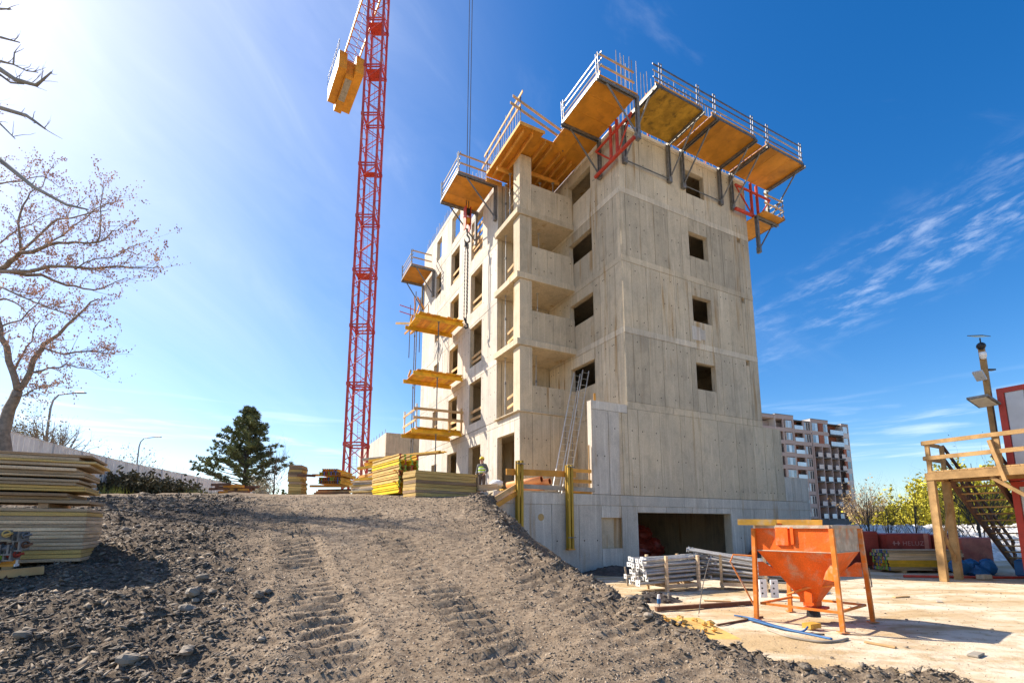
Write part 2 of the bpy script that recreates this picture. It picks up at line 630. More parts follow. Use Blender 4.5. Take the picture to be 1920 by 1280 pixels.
M_SKIPLEG = mat('worn_orange_leg', (.66, .19, .02), .6, 0, .25, 4, .1, stain=(.46, .36, .26), stain_amt=.85, stain_scale=4)
M_REBAR = mat('rebar_steel', (.34, .31, .29), .7, .3, .25, 5, .3)
M_WHITE = mat('white_paint', (.78, .78, .76), .6, 0, .06, 4, .06, stain=(.55, .52, .47), stain_amt=.4)
M_FENCE = mat('white_fence_sheet', (.84, .82, .78), .55, 0, .08, 2, .08, stain=(.48, .45, .40), stain_amt=.35)
M_GREYSHEET = mat('pale_grey_sheet', (.46, .49, .52), .5, 0, .06, 2, .04, stain=(.36, .37, .37), stain_amt=.3)
M_CONTR = mat('container_red', (.40, .045, .028), .5, 0, .15, 2, .05, stain=(.30, .05, .03), stain_amt=.4)
M_WRAP = mat('red_pallet_wrap', (.30, .045, .030), .35, 0, .3, 2.5, .12, bump=.5, bscale=7, spec=.5)
M_WRAPL = mat('pale_wrap_band', (.55, .20, .13), .4, 0, .2, 3, .1)
M_BLUE = mat('blue_tarp', (.02, .11, .26), .5, 0, .3, 3, .05, bump=.5, bscale=8)
M_BLUEH = mat('blue_hose', (.02, .115, .30), .5, 0, .2, 3, .05)
M_PVC = mat('orange_pvc', (.74, .33, .14), .4, 0, .08, 2, .06)
M_PVCD = mat('pipe_bore', (.16, .04, .02), .6, 0, .1, 2, .06)
M_BLACK = mat('black_plastic', (.018, .018, .02), .45, rand=0)
M_GLASSB = mat('window_glass', (.20, .27, .34), .08, 0, .35, .35, .3, spec=.9)
M_GLASSP = mat('balcony_glass', (.45, .60, .72), .12, 0, .12, .5, .12, spec=.8)
M_APT = mat('apartment_render', (.34, .28, .265), .8, 0, .06, .3, 0)
M_APTW = mat('apartment_white_render', (.50, .48, .47), .8, 0, .05, .3, 0)
M_APTB = mat('apartment_brown_panel', (.25, .075, .035), .6, 0, .12, .6, .15)
M_APTD = mat('apartment_slab_edge', (.085, .085, .09), .7, 0, .1, .5, .1)
M_POST = mat('worn_yellow_post', (.46, .285, .035), .7, 0, .3, 2.5, .12, stain=(.22, .12, .03), stain_amt=.6, stretch=(1, 1, .2))
M_BARK = mat('bark', (.27, .215, .165), .9, 0, .3, 6, 0, bump=.5, bscale=20)
M_BARKG = mat('grey_bark', (.24, .23, .21), .9, 0, .3, 6, 0)
M_BARKD = mat('dark_bark', (.085, .068, .055), .9, 0, .3, 6, 0)
M_BUD = mat('blossom_bud', (.60, .29, .22), .7, 0, .4, 2.0, 0, tint=(.66, .42, .26))
M_NEEDLE = mat('pine_needles', (.12, .15, .075), .7, 0, .4, .8, 0, tint=(.18, .20, .07))
M_TWIGLEAF = mat('spring_leaf', (.30, .22, .07), .7, 0, .35, .8, .1)
M_YLEAF = mat('yellow_green_leaf', (.42, .38, .03), .7, 0, .3, .7, .1)
M_DARKBUSH = mat('cut_brush', (.12, .105, .055), .85, 0, .45, .8, .1)
M_GRASSY = mat('young_grass', (.30, .30, .06), .8, 0, .3, 1, .1)
M_LOG = mat('brown_log', (.17, .085, .05), .85, 0, .3, 3, .3)
M_LOGEND = mat('cut_timber_end', (.50, .33, .17), .85, 0, .2, 4, .15)
M_GREEN = mat('green_end_paint', (.20, .36, .05), .6, 0, .2, 3, .2)
M_BLUEEND = mat('blue_end_paint', (.04, .10, .30), .6, 0, .2, 3, .3)
M_REDEND = mat('red_end_paint', (.35, .05, .03), .6, 0, .2, 3, .3)
M_SKIN = mat('skin', (.52, .30, .21), .55, rand=0, var=.06)
M_HIVIS = mat('hi_vis_yellow', (.52, .78, .04), .7, rand=0, var=.1)
M_JACKET = mat('grey_work_jacket', (.14, .14, .135), .85, rand=0, var=.25)
M_TROUS = mat('dark_work_trousers', (.11, .085, .065), .85, rand=0, var=.25)
M_BOOT = mat('boot_leather', (.05, .038, .03), .7, rand=0)
M_HAIR = mat('dark_hair', (.05, .03, .02), .6, rand=0)
M_HELMY = mat('yellow_helmet', (.82, .60, .02), .35, rand=0, var=.05, spec=.5)
M_HELMW = mat('white_helmet', (.80, .80, .78), .35, rand=0, var=.05, spec=.5)
M_STRIPE = mat('reflective_tape', (.7, .71, .72), .35, rand=0)
M_SANDPILE = mat('ochre_sand', (.56, .34, .10), .95, 0, .2, 4, .1, bump=.5)
M_SOIL = mat('dark_heap_soil', (.075, .062, .052), .95, 0, .4, 5, .1, bump=.9, bscale=14)
M_STONEP = mat('loose_stone', (.24, .20, .155), .85, 0, .2, 5, .25, bump=.3, bscale=16)
M_ROOF = mat('clay_roof', (.26, .085, .045), .8, 0, .15, 1, .1)
M_FARTREE = mat('far_woodland', (.10, .105, .075), .9, 0, .4, .2, .1)
M_LAMP = mat('lamp_post_grey', (.30, .31, .32), .5, .4, .1, 3, 0)
M_PANELW = mat('solar_cell', (.02, .024, .04), .25, 0, .2, 4, 0, spec=.7)
M_LENS = mat('floodlight_lens', (.62, .62, .58), .3, 0, .1, 6, 0)


def ground_material():
    m = bpy.data.materials.new('site_earth')
    m.use_nodes = True
    t = NT(m.node_tree)
    bs = t.n['Principled BSDF']
    co = t.node('ShaderNodeNewGeometry').outputs['Position']

    def attr(n):
        return t.node('ShaderNodeAttribute', attribute_name=n).outputs['Fac']
    sand, stony = attr('sand'), attr('stony')
    a = t.noise(co, .5, 5, .6, .3)
    f = t.noise(co, 9, 6, .7)
    g = t.noise(co, 34, 4, .7)
    dirt = t.mix(t.ramp(a, .3, .7), (.26, .195, .130), (.37, .285, .198))
    dirt = t.mix(t.ramp(f, .35, .7), (.15, .108, .072), dirt)
    dirt = t.mix(t.math('MULTIPLY', t.ramp(g, .5, .75), .5), dirt, (.50, .41, .31))
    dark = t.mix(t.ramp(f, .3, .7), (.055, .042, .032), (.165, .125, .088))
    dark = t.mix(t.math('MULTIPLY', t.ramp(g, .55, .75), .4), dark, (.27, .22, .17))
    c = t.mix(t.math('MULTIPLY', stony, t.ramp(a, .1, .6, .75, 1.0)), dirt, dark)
    s1 = t.noise(t.mapv(co, (.6, 1.4, 1)), .7, 5, .6, .5)
    s2 = t.noise(co, 2.4, 6, .65)
    ss_ = t.mix(t.ramp(s1, .35, .62), (.46, .335, .19), (.66, .57, .44))
    ss_ = t.mix(t.math('MULTIPLY', t.ramp(s2, .46, .68), .65), ss_, (.34, .23, .11))
    ss_ = t.mix(t.math('MULTIPLY', t.ramp(f, .6, .75), .4), ss_, (.26, .2, .14))
    c = t.mix(sand, c, ss_)
    t.put(bs.inputs['Base Color'], c)
    bs.inputs['Roughness'].default_value = .95
    bs.inputs['Specular IOR Level'].default_value = .15
    b = t.node('ShaderNodeBump')
    b.inputs['Strength'].default_value = .8
    b.inputs['Distance'].default_value = .03
    h = t.math('ADD', t.math('MULTIPLY', f, 1.0), t.math('MULTIPLY', g, .5))
    t.put(b.inputs['Height'], h)
    t.l.new(b.outputs[0], bs.inputs['Normal'])
    return m


M_GROUND = ground_material()


def gravel_material():
    m = bpy.data.materials.new('gravel_stone')
    m.use_nodes = True
    t = NT(m.node_tree)
    bs = t.n['Principled BSDF']
    sh = t.node('ShaderNodeAttribute', attribute_name='shade').outputs['Fac']
    co = t.node('ShaderNodeNewGeometry').outputs['Position']
    f = t.noise(co, 25, 4, .6)
    c = t.mix(sh, (.075, .062, .052), (.50, .40, .29))
    c = t.mix(t.math('MULTIPLY', t.ramp(f, .4, .7), .4), c, (.15, .125, .10))
    t.put(bs.inputs['Base Color'], c)
    bs.inputs['Roughness'].default_value = .8
    bs.inputs['Specular IOR Level'].default_value = .25
    return m


M_GRAVEL = gravel_material()

# ------------------------------------------------------------------ ground sheet
def axis(breaks):
    out = []
    for (a, b, st) in breaks:
        n = max(1, int(round((b - a) / st)))
        out += list(np.linspace(a, b, n, endpoint=False))
    out.append(breaks[-1][1])
    return np.array(out)


def build_ground():
    xs = axis([(-3000, -600, 400), (-600, -100, 60), (-100, -30, 5), (-30, -12, .5), (-12, -8, .12), (-8, 6, .06), (6, 12, .15), (12, 30, .6), (30, 100, 6), (100, 600, 60), (600, 3000, 400)])
    ys = axis([(-60, -4, 8), (-4, 2.6, .5), (2.6, 10, .05), (10, 18, .09), (18, 30, .3), (30, 60, 1.5), (60, 150, 10), (150, 600, 60), (600, 4000, 400)])
    X, Y = np.meshgrid(xs, ys)
    z, m = ground_np(X.ravel(), Y.ravel())
    nx, ny = len(xs), len(ys)
    me = bpy.data.meshes.new('ground')
    vs = np.stack([X.ravel(), Y.ravel(), z], 1)
    me.vertices.add(nx * ny)
    me.vertices.foreach_set('co', vs.ravel())
    i = np.arange(nx * ny).reshape(ny, nx)
    q = np.stack([i[:-1, :-1], i[:-1, 1:], i[1:, 1:], i[1:, :-1]], -1).reshape(-1, 4)
    me.loops.add(q.size)
    me.loops.foreach_set('vertex_index', q.ravel().astype(np.int32))
    me.polygons.add(len(q))
    me.polygons.foreach_set('loop_start', np.arange(0, q.size, 4, dtype=np.int32))
    me.polygons.foreach_set('loop_total', np.full(len(q), 4, dtype=np.int32))
    me.polygons.foreach_set('use_smooth', np.ones(len(q), bool))
    x, y = X.ravel(), Y.ravel()
    jit = vnoise(x * 1.2, y * 1.2, 31) * .5 + vnoise(x * 4, y * 4, 32) * .35
    sand = 1 - ss(m + jit * (m > .001) * .9, .15, .75)
    stony = ss(-(x + 1.9 + .55 * (y - 4.6)) + jit * 1.8, -.5, 1.4) * (1 - .5 * ss(y, 13, 17))
    _, d, a, b = mound_raw(x, y)
    crest = np.exp(-((d - .25) / .7) ** 2) * (y < 17.5)
    crest = np.maximum(crest, ((d > 0) & (y < 18.5)) * .75 * m)
    stony = np.clip(np.maximum(stony, crest * (.75 + jit)), 0, 1)
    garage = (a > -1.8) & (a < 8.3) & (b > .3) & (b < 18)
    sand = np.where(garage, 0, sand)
    stony = np.where(garage, 1, stony)  # garage floor takes the dark earth colour to deepen the shade inside
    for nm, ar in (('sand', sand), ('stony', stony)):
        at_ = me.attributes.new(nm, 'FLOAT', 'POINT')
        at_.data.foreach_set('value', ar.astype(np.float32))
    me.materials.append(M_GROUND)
    me.update()
    me.validate()
    o = link('ground', me)
    o['kind'] = 'structure'


build_ground()


def build_gravel():
    N = 330000
    # sample near-dense positions
    y = 3.2 + 15 * NP.rand(N) ** 1.8
    x = (NP.rand(N) * 2 - 1) * (1.1 * y + 1.0)
    z, m = ground_np(x, y)
    _, d, a, b = mound_raw(x, y)
    stony = ss(-(x + 1.9 + .55 * (y - 4.6)), -.5, 1.4)
    crest = np.exp(-((d - .15) / .6) ** 2) * (y < 17.8)
    dens = np.clip(.42 + .5 * stony + .5 * crest, 0, 1) * m + .05 * (1 - m)
    keep = (NP.rand(N) < dens) & ~((a > -6.1) & (b > -.15))
    x, y, z, stony, crest, m = (k[keep] for k in (x, y, z, stony, crest, m))
    n = len(x)
    size = .0045 + .014 * NP.rand(n) ** 3 + (.12 + stony * .7 + crest * .8) * .048 * NP.rand(n) ** 9
    size *= (.62 + .065 * y)
    size = np.where(m < .5, size * .7, size)
    base = np.array([[1, 0, 0], [.1, 1, 0], [-1, .2, 0], [-.2, -1, 0], [0, 0, 1], [0, 0, -1]], float)
    P = base[None] + .8 * (NP.rand(n, 6, 3) - .5)
    asp = np.stack([1 + .9 * NP.rand(n), .55 + .5 * NP.rand(n), .20 + .38 * NP.rand(n)], 1)
    P = P * (asp * size[:, None])[:, None, :]
    th = NP.rand(n) * 6.283
    tl = (NP.rand(n) - .5) * 1.6
    c, s = np.cos(tl), np.sin(tl)
    px, pz = P[..., 0] * c[:, None] - P[..., 2] * s[:, None], P[..., 0] * s[:, None] + P[..., 2] * c[:, None]
    P[..., 0], P[..., 2] = px, pz
    c, s = np.cos(th), np.sin(th)
    px, py = P[..., 0] * c[:, None] - P[..., 1] * s[:, None], P[..., 0] * s[:, None] + P[..., 1] * c[:, None]
    P[..., 0], P[..., 1] = px, py
    P += np.stack([x, y, z + size * .12], 1)[:, None, :]
    fq = np.array([[0, 1, 4], [1, 2, 4], [2, 3, 4], [3, 0, 4], [1, 0, 5], [2, 1, 5], [3, 2, 5], [0, 3, 5]])
    Q = (fq[None] + (np.arange(n) * 6)[:, None, None]).reshape(-1, 3)
    me = bpy.data.meshes.new('gravel')
    me.vertices.add(n * 6)
    me.vertices.foreach_set('co', P.ravel())
    me.loops.add(Q.size)
    me.loops.foreach_set('vertex_index', Q.ravel().astype(np.int32))
    me.polygons.add(len(Q))
    me.polygons.foreach_set('loop_start', np.arange(0, Q.size, 3, dtype=np.int32))
    me.polygons.foreach_set('loop_total', np.full(len(Q), 3, dtype=np.int32))
    sh = np.repeat(np.clip(NP.rand(n) ** 1.6 * (1 - .55 * np.maximum(stony, crest)) + .03, 0, 1), 6)
    at_ = me.attributes.new('shade', 'FLOAT', 'POINT')
    at_.data.foreach_set('value', sh.astype(np.float32))
    me.materials.append(M_GRAVEL)
    me.update()
    me.validate()
    o = link('gravel', me)
    o['kind'] = 'stuff'
    o['label'] = 'loose slate gravel strewn over the brown earth mound'


build_gravel()


def stone(px, py, r, sc=(1, .75, .55), m=None):
    p = gp(px, py)
    b = MB()
    b.blob((0, 0, 0), r * .7, 9, 6, .4, sc)
    o = b.build('stone', m or M_STONEP, None, False)
    o.location = p + Vector((0, 0, r * sc[2] * .45))
    o.rotation_euler = (R.uniform(-.2, .2), R.uniform(-.2, .2), R.uniform(0, 6))
    return o


for (px, py, r) in [(430, 1074, .13), (362, 1116, .15), (350, 1146, .13), (366, 1130, .08), (398, 1112, .075), (340, 1176, .05), (485, 1122, .12), (380, 1086, .13),
                    (342, 1148, .07), (235, 996, .13), (258, 990, .09), (420, 1148, .08), (500, 1116, .10), (40, 1196, .12), (350, 1234, .12), (240, 1244, .14), (490, 1202, .08),
                    (1510, 1262, .07), (1545, 1270, .05), (1330, 1196, .06), (1215, 1165, .09)]:
    tag(stone(px, py, r), 'rounded pale stone lying loose on the dark slate earth', 'stone', 'loose stones on the earth mound')
# ------------------------------------------------------------------ the concrete building
BLD = thing('unfinished_building', 'tall grey concrete shell of a building under construction with yellow decks on top', 'building', (P0[0], P0[1], 0), PSI)
LV = [2.95, 6.83, 10.09, 13.36, 16.63, 19.86]
ID = {'front': lambda s, t, z: (s, t, z)}


def mp_front(b0):
    return lambda s, t, z: (s, b0 + t, z)


def mp_left(a0):
    return lambda s, t, z: (a0 + t, s, z)


def mp_right(a0):
    return lambda s, t, z: (a0 - t, s, z)


def mp_back(b0):
    return lambda s, t, z: (s, b0 - t, z)


PANEL_T = .038
CORE = MB()
holes = MB()


def wall(mp, s0, s1, z0, z1, cuts, ops, thick=.25, band=.28, panel_mat=None, bandw=2.6, panels=True, core=None, hole=True, gap=.009, zsplit=None):
    """poured wall: a backing core and the separate shuttering fields standing proud of it"""
    core = core or CORE
    edges = sorted(set([s0, s1] + [c for c in cuts if s0 < c < s1] + [e for o in ops for e in o[:2] if s0 < e < s1]))
    opedge = set([s0, s1] + [e for o in ops for e in o[:2]])
    E_ = []
    for e in edges:
        if e in opedge or all(abs(e - q) > .22 for q in opedge):
            E_.append(e)
    zb = z1 - band if band else z1
    for s, e in zip(E_[:-1], E_[1:]):
        mid = (s + e) / 2
        cov = sorted([o for o in ops if o[0] < mid < o[1]], key=lambda o: o[2])
        segs = []
        z = z0
        for o in cov:
            if o[2] - z > .02:
                segs.append((z, o[2]))
            z = max(z, o[3])
        if zb - z > .02:
            segs.append((z, zb))
        for (za, zc) in segs:
            core.box(mp(s, PANEL_T, za), mp(e, thick, zc))
            if panels:
                off = R.uniform(-.004, .004)
                g = gap
                b = MB()
                b.box(mp(s + g, off, za + (g if za > z0 else .002)), mp(e - g, PANEL_T - .0015, zc - g))
                b.build('wall_panel', panel_mat or M_CONC, BLD)
                if hole and zc - za > .5 and e - s > .5:
                    zz = za + .35
                    while zz < zc - .2:
                        for q in (s + .22, e - .22):
                            if R.random() < .55:
                                r = .027
                                c0 = mp(q, off - .004, zz)
                                c1 = mp(q, off + .01, zz)
                                holes.tube(c0, c1, r, 7)
                        zz += 1.15
    if band:
        # slab band over the field, in long pieces; openings may reach into it
        xs = [s0]
        while xs[-1] < s1 - bandw * 1.4:
            xs.append(xs[-1] + bandw * R.uniform(.85, 1.15))
        xs.append(s1)
        bc = sorted(set(xs + [e for o in ops if o[3] > zb + .01 for e in o[:2] if s0 < e < s1]))
        for s, e in zip(bc[:-1], bc[1:]):
            mid = (s + e) / 2
            lo = zb
            for o in ops:
                if o[0] < mid < o[1] and o[3] > lo:
                    lo = o[3]
            if z1 - lo < .03:
                continue
            core.box(mp(s, PANEL_T + .004, lo), mp(e, thick, z1))
            if panels:
                b = MB()
                off = R.uniform(-.012, -.006)
                b.box(mp(s + .003, off, lo + .004), mp(e - .003, PANEL_T + .0025, z1 - .006))
                b.build('slab_band', (M_BAND if panel_mat in (None, M_CONCD, M_CONCW) else panel_mat), BLD)


# --- tower front
FC = [0, .38, 1.22, 2.05, 2.9, 3.75, 4.6, 5.75, 6.55, 7.35, 8.05, 8.5]
wall(mp_front(0), 0, 9.83, 2.95, 6.52, [.55, 1.75, 2.95, 4.15, 5.3, 6.5, 7.7, 8.5, 9.2], [], band=0, zsplit=5.2)
wall(mp_front(0), 0, 8.5, 6.52, 6.83, [2.6, 5.2, 7.4], [], band=0, hole=False)
for k in range(1, 5):
    z0, z1 = LV[k], LV[k + 1]
    ops = [(4.15, 5.4, z0 + 1.06, z0 + 2.31)]
    if k < 4:
        ops.append((7.62, 7.86, z1 - .56, z1 - .30))
    jit = R.uniform(-.12, .12)
    wall(mp_front(0), 0, 8.5, z0, z1 - (.06 if k == 4 else 0), [c + jit for c in FC[1:-1]], ops, panel_mat=[None, M_CONCD, M_CONC, M_CONCD, M_CONCW][k])
# --- tower left side (towards the loggias)
for k in range(0, 5):
    z0, z1 = LV[k], LV[k + 1]
    ops = [(2.1, 4.03, z0 + 1.3, z0 + 2.46)] if k else []
    wall(mp_left(0), PANEL_T + .002, 6.05, z0 + .002, z1 - (.06 if k == 4 else 0), [.5, 1.05, 1.58, 4.7, 5.4] if k else [.6, 1.8, 3.0, 4.2], ops, panel_mat=[M_CONC, M_CONCW, M_CONC, M_CONCD, M_CONCW][k])
# --- tower right side and rear, hidden in the main
wall(mp_right(8.5), PANEL_T, 19.2, 6.55, 19.8, [3, 6, 9, 12, 15], [], band=0, panels=False)
# --- lower right block and retaining wall
wall(mp_right(9.83), PANEL_T, 8, 2.95, 6.5, [], [], band=0, panels=False)
CORE.box((8.5, .02, 6.3), (9.81, 8, 6.5))
# --- basement
bops = [(.35, 5.8, -.3, 2.27)]
wall(mp_front(0), -6.04, 11.72, -.3, 2.94, [-4.9, -3.7, -2.5, -1.5, -.45, 1.9, 3.4, 4.9, 6.6, 7.4, 8.2, 9.0, 9.9, 10.8], bops + [(-1.46, -.47, .89, 2.05)], thick=.40, band=.42, panel_mat=M_CONCB, bandw=4.5)
wall(mp_front(0), 9.84, 11.72, 2.95, 4.14, [10.4, 11.1], [], thick=.3, band=0, panel_mat=M_CONCB, hole=False)
CORE.box((-1.5, .17, .85), (-.43, .395, 2.1))
nb = MB()
nb.box((-1.455, .15, .893), (-.475, .168, 2.047))
nb.build('blocked_recess', M_CONC, BLD)
wall(mp_left(-6.04), .42, 3.9, 1.2, 2.94, [1.6, 2.8], [], band=0, panel_mat=M_CONC2, thick=.3, hole=False)
wall(mp_right(11.72), .42, 6, -.3, 4.14, [], [], band=0, panels=False)
# deck slab over the basement and floors
CORE.box((-5.73, .42, 2.72), (11.4, 6.0, 2.93))
for k in range(1, 6):
    z = LV[k]
    CORE.box((.26, .26, z - .28), (8.2, 19.0, z - .02))
    if k < 5:
        CORE.box((-2.82, 6.08, z - .28), (.2, 19.0, z - .02))
# roof slab stops short of the loggia that is still being shuttered
CORE.box((-2.82, 11.0, 19.58), (.2, 19.0, 19.84))
# garage interior
CORE.box((-1.9, .42, -.3), (-1.6, 17.5, 2.7))
CORE.box((8.2, .42, -.3), (8.5, 17.5, 2.7))
CORE.box((-1.6, 17.2, -.3), (8.2, 17.5, 2.7))
CORE.box((-1.9, 6.0, 2.5), (8.5, 17.5, 2.9))
# --- wing wall at the foot of the tower
wb = mp_front(0)
wall(wb, -1.8, -.46, 2.95, 6.3, [-1.0], [], band=0, thick=.28, panel_mat=M_CONC2)
wall(wb, -.46, -.30, 2.95, 6.3, [], [], band=0, thick=.28, panels=False)
wall(wb, -.30, -.004, 2.95, 6.3, [], [], band=0, thick=.28, hole=False)
wall(wb, -1.8, -.004, 6.305, 6.66, [], [], band=0, thick=.28, panel_mat=M_CONC2, hole=False)
wall(mp_left(-1.82), .0, .28, 2.95, 6.66, [], [], band=0, thick=.05, panel_mat=M_CONC2, hole=False)
# --- loggias
wall(mp_front(3.6), -3.06, -.004, 2.95, 6.80, [-2.43, -1.5, -.7], [], band=0, thick=.25)
LOG = []
for k in range(1, 5):
    z0 = LV[k]
    zb, zt = z0 - (.16 if k > 1 else .03), z0 + (.14 if k > 1 else .02)
    b = MB()
    b.bbox((-3.25, 3.53, zb), (-.006, 6.04, zt), .012)
    b.build('balcony_slab', M_CONC, BLD)
    # parapet in shuttering fields
    zp = z0 + (1.63 if k > 1 else 1.27)
    xs = [-2.42, -1.55, -.75, -.02] if k % 2 else [-2.42, -1.25, -.55, -.02]
    for s, e in zip(xs[:-1], xs[1:]):
        b = MB()
        b.box((s + .004, 3.6 + R.uniform(0, .006), zt + .004), (e - .004, 3.76, zp + R.uniform(-.004, .004)))
        for q in (s + .2, e - .2):
            for zz in (zt + .35, zp - .35):
                if R.random() < .6:
                    holes.tube((q, 3.594, zz), (q, 3.605, zz), .025, 7)
        b.build('parapet_panel', M_CONC, BLD)
    # corner column
    b = MB()
    top = LV[k + 1] - .17 if k < 4 else 19.70
    b.bbox((-3.08, 3.6, zt + .003), (-2.43, 4.24, top), .012)
    b.build('column', M_CONC, BLD)
    # back wall of the loggia
    wall(mp_front(6.05), -2.8, -.03, zt, LV[k + 1] - .17, [-2.0, -1.1], [], band=0, thick=.2, hole=False)
    if k < 4:
        pass
# --- left facade
C2, C3, C4 = (8.0, 9.66), (11.6, 13.1), (15.15, 16.2)
for k in range(0, 6):
    z0 = LV[k] if k < 5 else LV[5] + .002
    z1 = LV[k + 1] if k < 5 else 22.45
    if k == 0:
        ops = [(4.15, 5.95, 2.9, 5.95), (*C2, 2.9, 5.97), (11.5, 13.1, 2.9, 6.03), (15.15, 16.2, 4.1, 5.7)]
        wall(mp_left(-3.08), 3.63, 19.2, z0, z1 - .03, [6.9, 10.6, 14.1, 17.6], ops, band=.3, panel_mat=M_CONC2)
    elif k < 5:
        ops = [(*C2, z0 + .45, z0 + 2.78), (*C3, z0 + .45, z0 + 2.6), (C4[0], C4[1], z0 + .9, z0 + 2.5)]
        wall(mp_left(-3.08), 6.05, 19.2, z0, z1, [7.0, 10.6, 14.1, 17.6, 18.5], ops, band=.34, panel_mat=M_CONC2)
    else:
        ops = [(*C3, z0 + .15, z0 + 1.95), (C4[0], C4[1], z0 + .4, z0 + 1.95)]
        wall(mp_left(-3.08), 10.95, 19.2, z0, z1, [13.9, 14.6, 17.3], ops, band=.3, panel_mat=M_CONC2)
# far end wall, partition behind the windows, back of the tower
wall(mp_back(19.2), -2.8, 8.4, 2.5, 19.8, [], [], band=0, panels=False)
for k in range(0, 5):
    z0 = LV[k] if k else 3.2
    wall(mp_left(-.4), 6.3, 18.9, z0 + .003, LV[k + 1] - .285, [7.3, 8.1, 8.9, 9.7, 11, 11.8, 12.6, 15], [], band=0, thick=.15, hole=False)
wall(mp_front(10.6), -2.75, -.43, 3.2, 19.5, [], [], band=0, panels=False, thick=.2)
CORE.build('wall_core', M_CONC, BLD)
hb = holes.build('tie_hole', M_DARKHOLE, BLD)
hb['kind'] = 'stuff'
# pale mortar strip along the top edge of the tower
b = MB()
b.box((.3, -.035, 19.66), (8.45, -.0, 19.79))
b.build('edge_strip', M_WHITE, BLD)
b = MB()
b.box((-.035, .2, 19.66), (0, 3.4, 19.79))
b.build('edge_strip', M_WHITE, BLD)
# guard boards nailed across the window openings
for k in range(1, 6):
    z0 = LV[k]
    for (s, e), lst in ((C2, (.72, 1.12) if k < 5 else ()), (C3, (.75, 1.15) if k < 5 else (.4,)), (C4, (1.1, 1.5) if k < 5 else ())):
        for dz in lst:
            dz += R.uniform(-.05, .05)
            b = MB()
            b.beam((-2.95, s - .0, z0 + dz), (-2.95, e + .0, z0 + dz + R.uniform(-.05, .05)), .03, .15)
            b.build('guard_board', M_TIMBER, BLD)
    if k < 5:
        for dz in (.55, 1.0):
            b = MB()
            b.beam((-2.95, 4.3, z0 + dz), (-2.95, 5.1, z0 + dz - .1), .03, .13)
            b.build('guard_board', M_TIMBER, BLD)
for dz in (1.3, 1.75, 2.2):
    b = MB()
    b.beam((-3.0, C2[0], LV[4] + dz), (-3.0, C2[1], LV[4] + dz - .05), .04, .18)
    b.build('guard_board', M_TIMBER, BLD)
# starter bars
rb_m = {}


def rebar(a, b_, z0, z1):
    key = round(z1 - z0, 1)
    if key not in rb_m:
        m = MB()
        m.tube((0, 0, 0), (0, 0, key), .016, 5, cap=False)
        rb_m[key] = m.mesh('rebar', M_REBAR)
    o = link('rebar', rb_m[key], BLD)
    o.location = (a, b_, z0)
    o.rotation_euler = (R.uniform(-.012, .012), R.uniform(-.012, .012), 0)


a = .25
while a < 7.4:
    rebar(a, .13 + R.uniform(-.02, .02), 19.8, 23.6 + R.choice([0, 0, .2, -.3]))
    if a < 1.4:
        rebar(a + .11, .3, 19.8, 24.0)
    a += .235
b_ = 4.0
while b_ < 10.8:
    rebar(-2.95, b_, 19.8, 22.9 + R.uniform(-.5, .4))
    b_ += .27
b_ = 11.1
while b_ < 19:
    rebar(-2.95, b_, 22.4, 23.2 + R.uniform(-.2, .2))
    if R.random() < .5:
        rebar(-2.87, b_ + .1, 22.4, 22.9)
    b_ += .30
b = MB()
for z in np.arange(20.3, 22.0, .3):
    b.tube((-2.95, 5.2, z), (-2.95, 8.6, z), .012, 5)
b.build('rebar_hoop', M_REBAR, BLD, kind='stuff')
for (a, z) in ((2.2, 22.6), (6.1, 22.4), (3.6, 22.7)):
    b = MB()
    b.tube((a, .35, 19.8), (a, .35, z), .035, 7)
    b.build('red_alignment_post', M_RED, BLD)
for (a0, z0, a1, z1) in ((4.0, 10.22, 4.55, 10.88), (4.56, 10.3, 4.86, 10.8)):
    b = MB()
    b.box((a0, -.016, z0), (a1, -.002, z1))
    b.build('repair_patch', M_CONC2, BLD)
# ochre spray marks by the basement wall post
b = MB()
b.tube((-4.15, -.006, 2.05), (-4.15, -.002, 2.05), .13, 10)
b.build('spray_mark', mat('ochre_spray', (.50, .33, .13), .9, rand=0), BLD)

